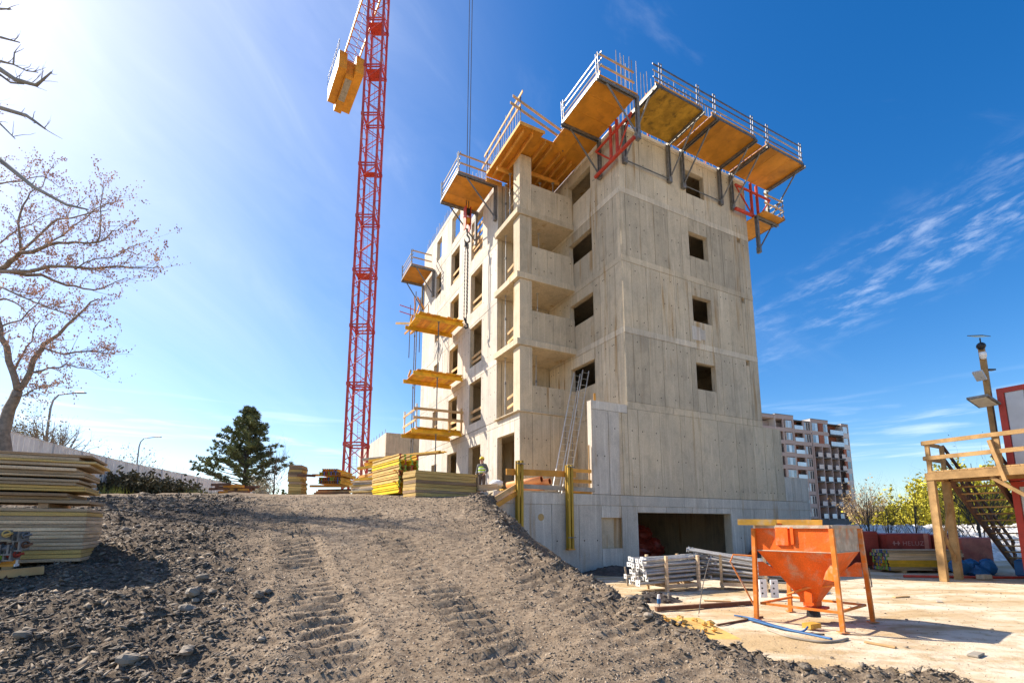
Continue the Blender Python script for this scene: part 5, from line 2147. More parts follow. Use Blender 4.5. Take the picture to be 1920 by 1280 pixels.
# ------------------------------------------------------------------ white wall and yard clutter
def rubble_bank():
    """pale bank of broken stone sloping up behind the pallets"""
    nx, ny = 150, 26
    vs, fs = [], []
    for j in range(ny):
        for i in range(nx):
            u, v = i / (nx - 1), j / (ny - 1)
            x = 17.6 + 26 * u
            y = 24.2 + 4.2 * u + 7.5 * v
            h = 1.78 * math.sin(min(1, v * 1.35) * math.pi / 2) * min(1, u * 14, (1 - u) * 14)
            if v > .85:
                h *= max(0, (1 - v) / .15)
            h += .16 * float(vnoise(np.array([x * 2.2]), np.array([y * 2.2]), 51)[0]) * (h > .1) + .10 * float(vnoise(np.array([x * 5]), np.array([y * 5]), 52)[0]) * (h > .1)
            vs.append((x, y, h - .03))
    for j in range(ny - 1):
        for i in range(nx - 1):
            fs.append((j * nx + i, j * nx + i + 1, (j + 1) * nx + i + 1, (j + 1) * nx + i))
    org = Vector((17.6, 24.2, 0))
    b = MB(org)
    b.add(vs, fs)
    for k in range(900):
        q = R.randrange(nx * ny * 7 // 10)
        c = Vector(vs[q])
        if c.z > .15:
            b.blob(c + Vector((R.uniform(-.1, .1), R.uniform(-.1, .1), .02)), R.uniform(.04, .13), 5, 3, .6, (1, 1, .7))
    o = b.build('rubble_bank', mat('white_rubble', (.66, .63, .58), .9, 0, .25, 3, 0, bump=.6, bscale=9, stain=(.30, .26, .22), stain_amt=.6, stain_scale=3.5))
    o.location = org
    tag(o, 'long pale bank of white broken stone behind the wrapped pallets', 'rubble bank')


rubble_bank()


def heap(label, x, y, rx, ry, h, m, name='earth_heap', cat='heap'):
    n = 26
    vs, fs = [], []
    for j in range(n):
        for i in range(n):
            u, v = (i / (n - 1) * 2 - 1), (j / (n - 1) * 2 - 1)
            r = math.hypot(u, v)
            z = max(0, 1 - r ** 1.3)
            z = h * (z + .35 * z * float(vnoise(np.array([u * 4 + x]), np.array([v * 4 + y]), 40)[0]) + .25 * min(z, .3) * float(vnoise(np.array([u * 10 + x]), np.array([v * 10]), 41)[0])) - .03
            vs.append((u * rx, v * ry, z))
    for j in range(n - 1):
        for i in range(n - 1):
            fs.append((j * n + i, j * n + i + 1, (j + 1) * n + i + 1, (j + 1) * n + i))
    b = MB()
    b.add(vs, fs)
    # lumps
    for k in range(30):
        a_ = R.uniform(0, 6.28)
        q = R.uniform(.1, .95)
        b.blob((rx * q * math.cos(a_), ry * q * math.sin(a_), h * (1 - q ** 1.3) * .9), R.uniform(.03, .09) * min(1, rx * .9), 6, 4, .6, (1, 1, .6))
    o = b.build(name, m)
    o.location = (x, y, gz(x, y))
    return tag(o, label, cat)


pw = W(-1.3, -.75)
heap('dark earth heaped along the foot of the basement wall left of the garage', pw.x, pw.y, 1.7, .8, .35, M_SOIL)
pw = W(7.1, -.6)
heap('dark soil heap against the wall right of the garage opening', pw.x, pw.y, 1.1, .9, 1.15, M_SOIL)
g = gp(1205, 1126)
heap('ochre clod heap by the toe of the mound near the white can', g.x + .25, g.y + .1, .75, .5, .22, M_SOIL)
g = gp(1155, 1120)
heap('flat ochre sand patch at the toe of the mound', g.x + .5, g.y + .3, .9, .7, .13, M_SANDPILE)
g = gp(1285, 1170)
heap('tiny yellow sand pile at the edge of the pale yard', g.x, g.y, .22, .18, .10, M_SANDPILE)
# red wrapped bricks in the garage
for i, (a, b_, z, s) in enumerate(((4.4, 4.6, 0, 1.1), (5.4, 4.8, 0, 1.1), (4.9, 5.0, 1.0, .9))):
    b = MB()
    b.blob((0, 0, s * .48), s * .58, 14, 9, .4, (1.05, .9, .85))
    o = b.build('red_film_bale', M_WRAP)
    o.location = W(a, b_, z * .85)
    tag(o, 'bale of crumpled red film inside the dark garage, ' + ('left one on the floor', 'right one on the floor', 'topmost of the three')[i], 'bale')
# stake, planks, pipe, can, hoses
g = gp(1178, 1098)
board('stake', 'thin wooden stake stuck upright before the garage', 'stake', (g.x, g.y, g.z - .1), (g.x - .08, g.y, g.z + .55), .045, .045, M_GREY_WOOD)
board('round_pole', 'brown pole lying on the pale yard in front of the skip', 'pole', (2.9 + .0, 10.55, .05), (5.3, 11.35, .06), .09, .08, M_LOG)
g0, g1 = gp(1345, 1174), gp(1430, 1158)
board('lath', 'thin dark lath on the pale ground left of the skip', 'lath', g0 + Vector((0, 0, .02)), g1 + Vector((0, 0, .02)), .035, .03, M_LOG)
for i, (px, py, l) in enumerate(((1214, 1126, 'left'), (1254, 1128, 'right'))):
    g = gp(px, py)
    board('marker_stake', '%s short marker stake beside the white can' % l, 'stake', (g.x, g.y, g.z - .08), (g.x, g.y, g.z + .20), .03, .025, M_GREY_WOOD)
g = gp(1236, 1140)
T = thing('spray_can', 'white and blue spray can standing upside down on a stick by the clods', 'can', g, 0)
b = MB()
b.tube((0, 0, -.05), (0, 0, .10), .014, 6)
b.build('stick', M_GREY_WOOD, T)
b = MB()
b.tube((0, 0, .10), (0, 0, .20), .04, 12)
b.build('blue_body', M_BLUEH, T)
b = MB()
b.tube((0, 0, .201), (0, 0, .29), .04, 12, r2=.025)
b.build('white_cap', M_WHITE, T)
gA, gB, gC = gp(1405, 1166), gp(1470, 1182), gp(1560, 1200)
for i in range(3):
    o_ = Vector((0, .13 * i, .03))
    hose(('nearest', 'middle', 'farthest')[i] + ' flat blue hose trailing under the skip', 'hose', [gA + o_ * 1.5 + Vector((-.05 * i, 0, 0)), (gA + gB) / 2 + o_ * 1.2 + Vector((0, .1 * i, 0)), gB + o_, (gB + gC) / 2 + o_ * .7, gC + o_ * (.4 + i)], .016 if i else .022, M_BLUEH if i != 1 else M_BLACK)
hose('tan rope lying in a curve at the near feet of the skip', 'rope', [gp(1440, 1182) + Vector((0, 0, .02)), gp(1480, 1196) + Vector((0, 0, .02)), gp(1545, 1206) + Vector((0, 0, .02)), gp(1590, 1200) + Vector((0, 0, .02))], .02, M_GREY_WOOD, 'rope')
b = MB()
b.box((-.13, -.08, 0), (.13, .08, .08))
o = b.build('yellow_crate', M_FORK)
o.location = (5.05, 8.75, .03)
o.rotation_euler = (0, 0, .4)
tag(o, 'small yellow box on the ground beneath the skip outlet', 'box')
hose('thin wire leaning from the yard up to the tilt handle of the skip', 'wire', [(3.62, 10.1, .03), (3.72, 10.05, .6), (3.86, 10.0, 1.1)], .009, M_DSTEEL, 'wire')
for (px, py) in ((1660, 1150), (1700, 1162), (1780, 1165), (1640, 1175), (1860, 1180), (1830, 1110), (1700, 1215), (1560, 1235)):
    tag(stone(px, py, R.uniform(.025, .05)), 'small stone lying on the sandy yard', 'stone', 'small stones on the sandy yard')

LIT = [((1690, 1120), (.5, .08, .03), 'short board offcut lying in the shaded yard behind the skip', M_TIMBER, .3), ((1760, 1128), (.35, .1, .03), 'small timber offcut lying near the landing posts', M_GREY_WOOD, 1.0),
       ((1650, 1210), (.4, .06, .025), 'thin lath scrap at the sunny edge of the skip shadow', M_TIMBER, 2.1), ((1830, 1230), (.3, .12, .03), 'grey board scrap near the lower right corner of the yard', M_GREY_WOOD, .6),
       ((1345, 1128), (.6, .05, .03), 'narrow lath lying between the prop racks and the brown pole', M_TIMBER, -.2)]
for (px, py), (a_, b_, c_), l, m_, an in LIT:
    g = gp(px, py)
    sheet('board_scrap', l, 'scrap', g + Vector((0, 0, .005)), an, a_, b_, c_, m_)
# ------------------------------------------------------------------ apartment block beyond the site
AP0 = Vector((58.4, 113.0, 0))
APT = thing('apartment_block', 'distant pinkish grey apartment block with brown balcony recesses and glass balustrades', 'apartment block', AP0, math.radians(22.9))


def ab_box(name, m, x0, y0, z0, x1, y1, z1, parent=None):
    b = MB()
    b.box((x0, y0, z0), (x1, y1, z1))
    return b.build(name, m, parent or APT)


FLR = [3.4 + 3.0 * i for i in range(9)]
# body behind the balcony recesses, then the pieces of facade in front of it
ab_box('core', M_APT, -6, 1.8, -1, 29.7, 14, 26.6)
ab_box('end_wall', M_APTW, 29.72, .0, -1, 29.95, 14, 27.5)
ab_box('plinth', M_APTD, 6.2, -.2, -1, 29.7, 1.78, 3.15)
for i, z in enumerate(FLR[:8]):
    top = z + 3.0
    low = i < 6
    # strip between openings
    ab_box('spandrel', M_APT if low else M_APT, -6, 0, z - .35 if i else z, 15.7, .3, z + .55)
    # wide windows
    for (s0, s1) in ((6.5, 9.3),) if low else ((6.9, 9.0),):
        f = ab_box('window', M_APTW, s0, -.05, z + .6, s1, .2, z + 2.45)
        for k in range(3):
            x0 = s0 + .1 + k * (s1 - s0 - .1) / 3
            ab_box('pane', M_GLASSB if k != 1 else M_GLASSP, x0, -.08, z + .7, x0 + (s1 - s0 - .4) / 3, -.052, z + 2.35, f)
    ab_box('pier', M_APT, 6.0, .002, z + .55, 6.45, .29, top - .36)
    ab_box('pier', M_APT, 9.35, .002, z + .55, 9.85, .29, top - .36)
    ab_box('pier', M_APT, 12.9, .002, z + .55, 13.35, .29, top - .36)
    ab_box('pier', M_APT, 15.5, .002, z + .55, 15.9, .29, top - .36)
    # recessed balcony with glass front
    ab_box('balcony_recess', M_APTB, 9.9, 1.6, z + .1, 12.85, 1.78, top - .36)
    ab_box('balcony_glass', M_GLASSP, 9.9, -.12, z + .5, 12.88, -.06, z + 1.45)
    # narrow windows with white posts
    for k in range(3):
        x0 = 13.4 + k * .72
        f = ab_box('window', M_APTW, x0, .1, z + .3, x0 + .66, .28, z + 2.5)
        ab_box('pane', M_BLACK if k else M_GLASSB, x0 + .15, .06, z + .4, x0 + .56, .098, z + 2.4, f)
    if low:
        for (s0, s1) in ((15.9, 18.9), (18.9, 21.9), (21.9, 24.65), (24.65, 27.4)):
            ab_box('brown_recess', M_APTB, s0 + .2, 1.55, z + .1, s1 - .05, 1.78, top - .2)
            ab_box('balcony_floor', M_APTD, s0 + .12, -.25, z - .22, s1 - .01, 1.7, z + .06)
            ab_box('fin', M_APT, s0 - .12, -.3, z - .25, s0 + .1, 1.7, top - .26)
            ab_box('balcony_glass', M_APTW if (i + int(s0)) % 3 else M_GLASSP, s0 + 1.35, -.28, z + .12, s1 - .05, -.22, z + 1.2)
            ab_box('balcony_rail', M_APTD, s0 + .12, -.3, z + .95, s0 + 1.33, -.26, z + 1.05)
            ab_box('dark_door', M_BLACK, s1 - 1.5, 1.5, z + .1, s1 - .6, 1.548, z + 2.2)
        ab_box('spandrel', M_APTW, 27.4, -.02, z - .5, 29.7, .3, z + .6)
        ab_box('brown_panel', M_APTB, 27.45, .03, z + .6, 28.3, .28, z + 2.5)
        f = ab_box('window', M_APTW, 28.32, .03, z + .6, 29.6, .25, z + 2.5)
        ab_box('pane', M_GLASSB, 28.4, .0, z + .7, 29.5, .028, z + 2.4, f)
    else:
        ab_box('spandrel', M_APT, 15.9, 0, z - .35, 22.3, .3, z + .5)
        for (s0, s1) in ((16.2, 18.3), (20.4, 21.9)):
            f = ab_box('window', M_APTW, s0, .04, z + .5, s1, .28, z + 2.6)
            ab_box('pane', M_GLASSB, s0 + .1, .0, z + .6, (s0 + s1) / 2, .038, z + 2.5, f)
            ab_box('pane', M_GLASSP, (s0 + s1) / 2 + .05, .0, z + .6, s1 - .1, .038, z + 2.5, f)
        ab_box('brown_panel', M_APTB, 18.6, .05, z + .5, 20.2, .28, z + 2.7)
        ab_box('brown_recess', M_APTB, 22.5, 1.55, z + .1, 27.2, 1.78, top - .2)
        ab_box('balcony_floor', M_APTD, 22.4, -.25, z - .22, 27.3, 1.7, z + .06)
        ab_box('balcony_glass', M_GLASSP, 22.45, -.3, z + .1, 27.3, -.24, z + 1.2)
        ab_box('spandrel', M_APTW, 27.4, -.02, z - .4, 29.7, .3, z + .7)
        f = ab_box('window', M_APTW, 27.7, .03, z + .7, 29.4, .25, z + 2.5)
        ab_box('pane', M_GLASSP, 27.8, .0, z + .8, 29.3, .028, z + 2.4, f)
for (s0, s1, zt) in ((-6, 3.4, 27.9), (3.6, 9.8, 28.2), (15.8, 22.2, 28.0), (27.2, 29.7, 27.6)):
    ab_box('roof_box', M_APT, s0, -.02, 27.4 - .35, s1, 6, zt - .1)
    ab_box('roof_coping', M_APTD, s0 - .05, -.1, zt - .098, s1 + .05, 6.1, zt)
    ab_box('roof_cheek', M_APTW, s0 - .12, -.05, 24.4, s0 - .01, 3, zt - .1)
for (s0, s1) in ((10, 15.7), (22.4, 27.1)):
    ab_box('roof_coping', M_APTD, s0, 0, 27.0, s1, 6, 27.2)

# lower concrete block behind the crane
Q0 = Vector((-13.0, 48.5, 3.0))
T = thing('concrete_annex', 'low pale concrete shell behind the crane, left of the main building', 'building', Q0, PSI)
for i in range(4):
    for (z0, z1) in ((0, 2.7), (2.71, 5.9), (5.91, 8.0)):
        b = MB()
        b.box((i * 2.5 + .005, R.uniform(-.004, .004), z0), (i * 2.5 + 2.495, .25, z1 - .01))
        b.build('wall_panel', M_CONC, T)
for i in range(5):
    for (z0, z1) in ((0, 2.7), (2.71, 5.9), (5.91, 8.0)):
        if i == 1 and z0 == 2.71:
            for (y0, y1, za, zb2) in ((3.03, 4.0, z0, z1), (5.0, 5.97, z0, z1), (4.0, 5.0, 2.71, 3.6), (4.0, 5.0, 4.9, 5.89)):
                b = MB()
                b.box((.0, y0, za), (.25, y1, zb2))
                b.build('wall_panel', M_CONC2, T)
            continue
        b = MB()
        b.box((R.uniform(-.004, .004), .26 + i * 3.0 - .25 + (.255 if i == 0 else 0), z0), (.25, i * 3.0 + 2.99, z1 - .01))
        b.build('wall_panel', M_CONC2, T)
b = MB()
b.box((.26, .26, 7.5), (9.9, 14.8, 7.7))
b.build('roof_slab', M_CONC, T)
b = MB()
for i in range(8):
    b.tube((.12, 1 + i * 1.4, 8), (.12, 1 + i * 1.4, 8.5), .03, 5)
b.build('starter_bar', M_REBAR, T, kind='stuff')

# ------------------------------------------------------------------ white site fence, lamps
FP = [(-18.9, 15.8), (-19.9, 18.9), (-21.1, 22.1), (-22.4, 26.6), (-23.2, 30), (-23.9, 35), (-25.3, 42.6), (-27.5, 55)]
# even out into bays of about 2.5 m
pts = []
for (p, q) in zip(FP[:-1], FP[1:]):
    p, q = Vector((*p, 0)), Vector((*q, 0))
    n = max(1, round((q - p).length / 2.5))
    for i in range(n):
        pts.append(p.lerp(q, i / n))
pts.append(Vector((*FP[-1], 0)))
FT = thing('site_fence', 'long white sheet metal site fence receding along the left side', 'fence', (pts[0].x, pts[0].y, 0), 0)
o0_ = pts[0]
for p, q in zip(pts[:-1], pts[1:]):
    d = (q - p)
    L = d.length
    d.normalize()
    nrm = Vector((-d.y, d.x, 0))
    z = 3.4
    zg = gz(p.x, p.y) - .1
    b = MB()
    b.beam(p - o0_ + Vector((0, 0, zg - .2)), p - o0_ + Vector((0, 0, z + 2.04)), .09, .09)
    b.build('fence_post', M_GREYSHEET, FT)
    n = 9
    for i in range(n):
        s0, s1 = .05 + (L - .1) * i / n, .05 + (L - .1) * (i + 1) / n
        b = MB()
        P_ = [(s0 + .004, 0), (s0 + .03, .03), (s1 - .06, .03), (s1 - .03, 0), (s1 - .03, .012), (s1 - .055, .042), (s0 + .025, .042), (s0 - .001 + .005, .012)]
        b.prism([p - o0_ - nrm * (t - .02) + d * s + Vector((0, 0, zg)) for s, t in P_], (0, 0, z + 2.0 - zg + R.uniform(-.01, .01)))
        b.build('fence_board', M_FENCE, FT)
    b = MB()
    b.beam(p - o0_ + Vector((0, 0, z + 2.03)) + d * .05, q - o0_ + Vector((0, 0, z + 2.03)) - d * .05, .07, .04)
    b.build('cap_rail', M_FENCE, FT)


def lamp(label, x, y, h, arm):
    T = thing('street_lamp', label, 'street lamp', (x, y, 3.3), 0, 'street lamps behind the fence')
    b = MB()
    b.path([(0, 0, 0), (0, 0, h - 1.2), (.12, 0, h - .6), (.5, 0, h - .15), (arm - .7, 0, h)], [.10, .075, .065, .06, .05], 8)
    b.build('column', M_LAMP, T, True)
    b = MB()
    b.bbox((arm - .75, -.13, h - .05), (arm, .13, h + .06), .03)
    b.build('lamp_head', M_LAMP, T)


lamp('nearer street lamp with curved arm behind the fence by the bare tree', -36.9, 38, 8.9, 2.6)
lamp('farther street lamp with curved arm above the dark brush pile', -46.6, 60, 9.3, 2.6)


# ------------------------------------------------------------------ trees
def twig(b, buds, p, d, L, r, depth, bud_s=.035, up=.15, bud_p=.8, spread=.8):
    n = 4
    pts = [Vector(p)]
    d = Vector(d).normalized()
    for i in range(n):
        d = (d + Vector((R.uniform(-1, 1), R.uniform(-1, 1), R.uniform(-1, 1))) * .22 + Vector((0, 0, up * .4))).normalized()
        pts.append(pts[-1] + d * (L / n))
    rad = [r * (1 - .7 * i / n) for i in range(n + 1)]
    b.path(pts, rad, 4 if r < .02 else 5)
    if buds is not None:
        for i in range(1, n + 1):
            if R.random() < bud_p:
                c = pts[i] + Vector((R.uniform(-.05, .05), R.uniform(-.05, .05), R.uniform(-.02, .06)))
                s = bud_s * R.uniform(.6, 1.4)
                buds.add([c + Vector((s, 0, 0)), c + Vector((-s * .5, s * .8, 0)), c + Vector((-s * .5, -s * .8, 0)), c + Vector((0, 0, s * 1.3)), c + Vector((0, 0, -s))],
                         [(0, 1, 3), (1, 2, 3), (2, 0, 3), (1, 0, 4), (2, 1, 4), (0, 2, 4)])
    if depth > 0:
        k = R.choice([2, 3, 3, 4])
        for j in range(k):
            i = R.randint(1, n)
            dd = (d + Vector((R.uniform(-1, 1), R.uniform(-1, 1), R.uniform(-.6, 1))) * spread).normalized()
            twig(b, buds, pts[i], dd, L * R.uniform(.45, .75), rad[i] * .7, depth - 1, bud_s, up, bud_p, spread)


def limb_path(px, y0, y1):
    n = len(px)
    return [at(x, y, y0 + (y1 - y0) * i / (n - 1)) for i, (x, y) in enumerate(px)]


BT = thing('budding_tree', 'leafless tree with pinkish buds leaning in from the left edge', 'tree', at(-4, 925, 17.4), 0)
ORG = BT.location.copy()
LIMBS = [
    ([(-8, 960), (2, 880), (6, 830), (9, 797), (18, 765), (33, 732)], 17.40, 17.40, 0.313, 0.1740),
    ([(33, 732), (26, 702), (13, 650), (0, 613), (-22, 560), (-24, 515), (0, 505)], 17.40, 16.94, 0.151, 0.0986),
    ([(33, 732), (56, 699), (80, 652), (90, 640), (125, 610), (160, 578), (185, 560)], 17.40, 18.10, 0.151, 0.0290),
    ([(80, 652), (119, 664), (172, 658), (200, 664), (216, 652)], 17.63, 16.94, 0.058, 0.0139),
    ([(56, 699), (90, 690), (125, 682), (157, 690), (190, 694)], 17.40, 16.70, 0.052, 0.0116),
    ([(24, 702), (45, 660), (60, 640), (75, 600)], 17.40, 18.56, 0.058, 0.0232),
    ([(26, 742), (55, 735), (85, 725), (115, 718)], 17.40, 16.24, 0.041, 0.0116),
    ([(0, 505), (19, 490), (37, 474), (78, 465), (109, 455), (140, 454), (181, 455)], 16.94, 16.24, 0.128, 0.0406),
    ([(181, 455), (188, 427), (188, 387), (194, 343)], 16.24, 16.01, 0.041, 0.0139),
    ([(181, 455), (205, 440), (222, 432), (246, 418)], 16.24, 15.66, 0.035, 0.0116),
    ([(0, 509), (56, 509), (94, 499), (175, 504), (219, 499), (269, 501), (297, 497)], 16.94, 15.54, 0.104, 0.0116),
    ([(140, 505), (180, 485), (220, 480), (275, 454)], 16.24, 15.54, 0.035, 0.0116),
    ([(16, 509), (78, 515), (125, 535), (156, 541), (194, 540), (240, 520)], 16.94, 18.10, 0.093, 0.0139),
    ([(39, 474), (34, 415), (44, 384), (56, 362), (80, 350), (100, 310)], 16.82, 17.40, 0.064, 0.0139),
    ([(37, 474), (94, 421), (134, 409), (181, 396), (200, 395)], 16.82, 17.86, 0.058, 0.0139),
    ([(78, 465), (120, 440), (160, 410), (205, 380), (225, 370)], 16.59, 17.17, 0.041, 0.0116),
    ([(0, 537), (62, 565), (125, 587), (162, 596)], 17.05, 16.47, 0.052, 0.0139),
    ([(-20, 560), (10, 560), (40, 575), (60, 600)], 17.05, 17.98, 0.058, 0.0174),
    ([(0, 613), (40, 600), (70, 570), (90, 545)], 17.17, 18.10, 0.046, 0.0139),
    ([(-22, 470), (20, 440), (60, 420), (100, 400)], 17.05, 18.10, 0.046, 0.0139),
    ([(-24, 515), (-60, 430), (-60, 300), (-40, 200)], 17.17, 17.40, 0.139, 0.0696),
    ([(-50, 330), (0, 345), (40, 340), (80, 330), (110, 350)], 17.28, 17.75, 0.046, 0.0139),
]
tw, bd = MB(ORG), MB(ORG)
for (px, y0, y1, r0, r1) in LIMBS:
    P_ = limb_path(px, y0, y1)
    # subdivide for a little waviness
    pp = [P_[0]]
    for a_, c_ in zip(P_[:-1], P_[1:]):
        mid = (a_ + c_) / 2 + Vector((R.uniform(-.04, .04), R.uniform(-.1, .1), R.uniform(-.04, .04)))
        pp += [mid, c_]
    n = len(pp)
    rr = [(r0 + (r1 - r0) * i / (n - 1)) * (.72 if r0 < .2 else .85) for i in range(n)]
    b = MB(ORG)
    b.path(pp, rr, 8 if r0 > .1 else 6)
    b.build('trunk' if r0 > .2 else 'limb', M_BARK, BT, True)
    if r0 < .2:
        for i in range(1, n):
            L_ = (pp[i] - pp[i - 1]).length
            for k in range(max(1, int(L_ * 6.0))):
                f = R.random()
                c = pp[i - 1].lerp(pp[i], f)
                d = (pp[i] - pp[i - 1]).normalized()
                dd = (d * .7 + Vector((R.uniform(-.4, 1), R.uniform(-1, 1), R.uniform(-.6, 1)))).normalized()
                twig(tw, bd, c, dd, R.uniform(.35, .95), min(.011, rr[i] * .5), R.choice([1, 2, 2, 2]), .026, .12, .5)
tw.build('twig', M_BARK, BT, kind='stuff')
bd.build('blossom_bud', M_BUD, BT, kind='stuff')

GT = thing('grey_tree', 'grey bare branches reaching into the top left corner from a tree beyond the frame', 'tree', (-7.0, 4.9, .4), 0)
OG = Vector((-7.0, 4.9, .4))
GL = [
    ([(-420, 900), (-400, 500), (-330, 200), (-300, -100)], 4.9, 4.9, .14, .06),
    ([(-330, 200), (-150, 120), (0, 130), (30, 150), (68, 160), (80, 150), (97, 135)], 4.90, 4.73, 0.040, 0.0072),
    ([(-330, 230), (-150, 160), (0, 140), (20, 155), (45, 158)], 4.90, 5.01, 0.028, 0.0060),
    ([(-345, 260), (-150, 190), (0, 202), (50, 217), (66, 228), (85, 242)], 4.90, 4.67, 0.034, 0.0084),
    ([(-350, 330), (-180, 260), (0, 300), (62, 350), (125, 384), (165, 393)], 4.90, 4.56, 0.040, 0.0072),
    ([(-310, 50), (-150, 20), (0, 70), (37, 80)], 4.90, 4.79, 0.028, 0.0060),
    ([(-310, 20), (-100, 0), (0, 17), (20, 17)], 4.90, 4.79, 0.023, 0.0060),
    ([(-320, 150), (-120, 80), (0, 115), (25, 121), (27, 98)], 4.90, 4.84, 0.023, 0.0060),
    ([(0, 115), (25, 121), (50, 133), (71, 136)], 4.90, 4.79, 0.011, 0.0048),
    ([(-350, 300), (-150, 220), (0, 232), (28, 260)], 4.90, 4.73, 0.023, 0.0048),
]
tw = MB(OG)
for (px, y0, y1, r0, r1) in GL:
    P_ = limb_path(px, y0, y1)
    b = MB(OG)
    n = len(P_)
    rr = [r0 + (r1 - r0) * i / (n - 1) for i in range(n)]
    b.path(P_, rr, 7)
    b.build('trunk' if r0 > .1 else 'branch', M_BARKG, GT, True)
    if r0 < .1:
        for i in range(2, n):
            for k in range(2):
                twig(tw, None, P_[i].lerp(P_[i - 1], R.uniform(0, .6)), (R.uniform(.2, 1), R.uniform(-.4, .4), R.uniform(-.5, .7)), R.uniform(.08, .22), .005, R.choice([0, 0, 1]))
tw.build('twig', M_BARKG, GT, kind='stuff')


def leafmesh(b, c, s, n_=1):
    for _ in range(n_):
        u = Vector((R.uniform(-1, 1), R.uniform(-1, 1), R.uniform(-1, 1))).normalized()
        v = u.cross(Vector((R.uniform(-1, 1), R.uniform(-1, 1), R.uniform(-1, 1)))).normalized()
        b.add([c + u * s, c + v * s * .5, c - u * s, c - v * s * .5], [(0, 1, 2, 3)])


# pine
PB = Vector((-30.4, 55.0, 3.4))
PT = thing('pine_tree', 'broad dark green pine tree standing alone behind the mound', 'pine tree', PB, 0)
b = MB()
b.path([(.25, 0, -.3), (.1, 0, 2.5), (0, 0, 6), (.05, 0, 9), (.0, 0, 11.6)], [.42, .33, .22, .12, .03], 9)
b.build('trunk', M_BARKD, PT, True)
lb, nd = MB(), MB()


def tuft(c, d, s):
    for k in range(11):
        e = (d * .6 + Vector((R.uniform(-1, 1), R.uniform(-1, 1), R.uniform(-.7, 1)))).normalized()
        sd = e.cross(Vector((R.uniform(-1, 1), R.uniform(-1, 1), R.uniform(-1, 1)))).normalized() * s * .17
        nd.add([c - sd, c + sd, c + e * s], [(0, 1, 2)])


for i in range(118):
    f = (i + R.random()) / 118
    z = 1.7 + 9.6 * f
    prof = np.interp(z, [1.6, 2.6, 4.0, 6.0, 8.0, 10, 11.4], [3.2, 4.7, 4.6, 3.5, 2.6, 1.4, .3])
    a_ = i * 2.399 + R.uniform(-.3, .3)
    L_ = prof * R.uniform(.5, 1.15) * (1.15 if math.cos(a_) < -.2 and z < 4.5 else .95)
    if math.cos(a_) > .3 and z < 3.2:
        L_ *= .75
    d = Vector((math.cos(a_), math.sin(a_), .10 + .35 * f))
    pts_ = [Vector((0, 0, z))]
    for k in range(5):
        d = (d + Vector((R.uniform(-.12, .12), R.uniform(-.12, .12), R.uniform(-.05, .12)))).normalized()
        pts_.append(pts_[-1] + d * L_ / 5)
    lb.path(pts_, [.075, .06, .05, .035, .025, .015], 5)
    for k in range(int(7 + L_ * (7.5 if z > 5 else 5.2))):
        t_ = R.uniform(.28, 1.0) ** .8 if z > 5 else R.uniform(.5, 1.0)
        j = min(4, int(t_ * 5))
        c = pts_[j].lerp(pts_[j + 1], t_ * 5 - j) + Vector((R.uniform(-.45, .45), R.uniform(-.45, .45), R.uniform(-.15, .4))) * (.35 + .6 * (1 - abs(t_ - .6)))
        tuft(c, (d + Vector((0, 0, .5))).normalized(), R.uniform(.26, .44))
for k in range(50):
    tuft(Vector((R.uniform(-.4, .4), R.uniform(-.4, .4), R.uniform(9.8, 11.7))), Vector((0, 0, 1)), .32)
lb.build('limb', M_BARKD, PT, kind='stuff')
nd.build('crown', M_NEEDLE, PT, kind='stuff')


def shrub(name, label, cat, c, rx, ry, h, ntw, nleaf, ls, bark, leaf, group=None, trunk=0.0, low=0.0, L=None):
    thick = 2.2 if c[1] > 32 else 1.0
    c = Vector(c)
    T = thing(name, label, cat, c, 0, group)
    b = MB()
    lv = MB()
    if trunk:
        b.path([(0, 0, -.2), (.03, .02, trunk * .5), (0, 0, trunk), (.05, 0, h * .9)], [.012 * h + .02, .01 * h + .015, .008 * h + .012, .01], 6)
    for i in range(ntw):
        a_ = R.uniform(0, 6.283)
        q = R.random() ** .5
        p = Vector((rx * .25 * q * math.cos(a_), ry * .25 * q * math.sin(a_), R.uniform(trunk * .6, h * .55) if trunk else 0))
        d = Vector((math.cos(a_) * rx * q, math.sin(a_) * ry * q, h * R.uniform(.3, .7)))
        twig(b, None, p, d, (L or h) * R.uniform(.35, .6), (.0035 * h + .004) * thick, 2, up=.2, spread=.7)
    n0 = len(b.v)
    for i in range(nleaf):
        k = R.randrange(n0)
        if b.v[k].z < h * .25 and R.random() < .7:
            k = R.randrange(n0)
        pp = b.v[k] + Vector((R.gauss(0, .05), R.gauss(0, .05), R.gauss(0, .05))) * (1 + h * .25)
        leafmesh(lv, pp, ls * R.uniform(.6, 1.4))
    b.build('stem', bark, T)
    if nleaf:
        o = lv.build('foliage', leaf, T)
        o['kind'] = 'stuff'
    return T


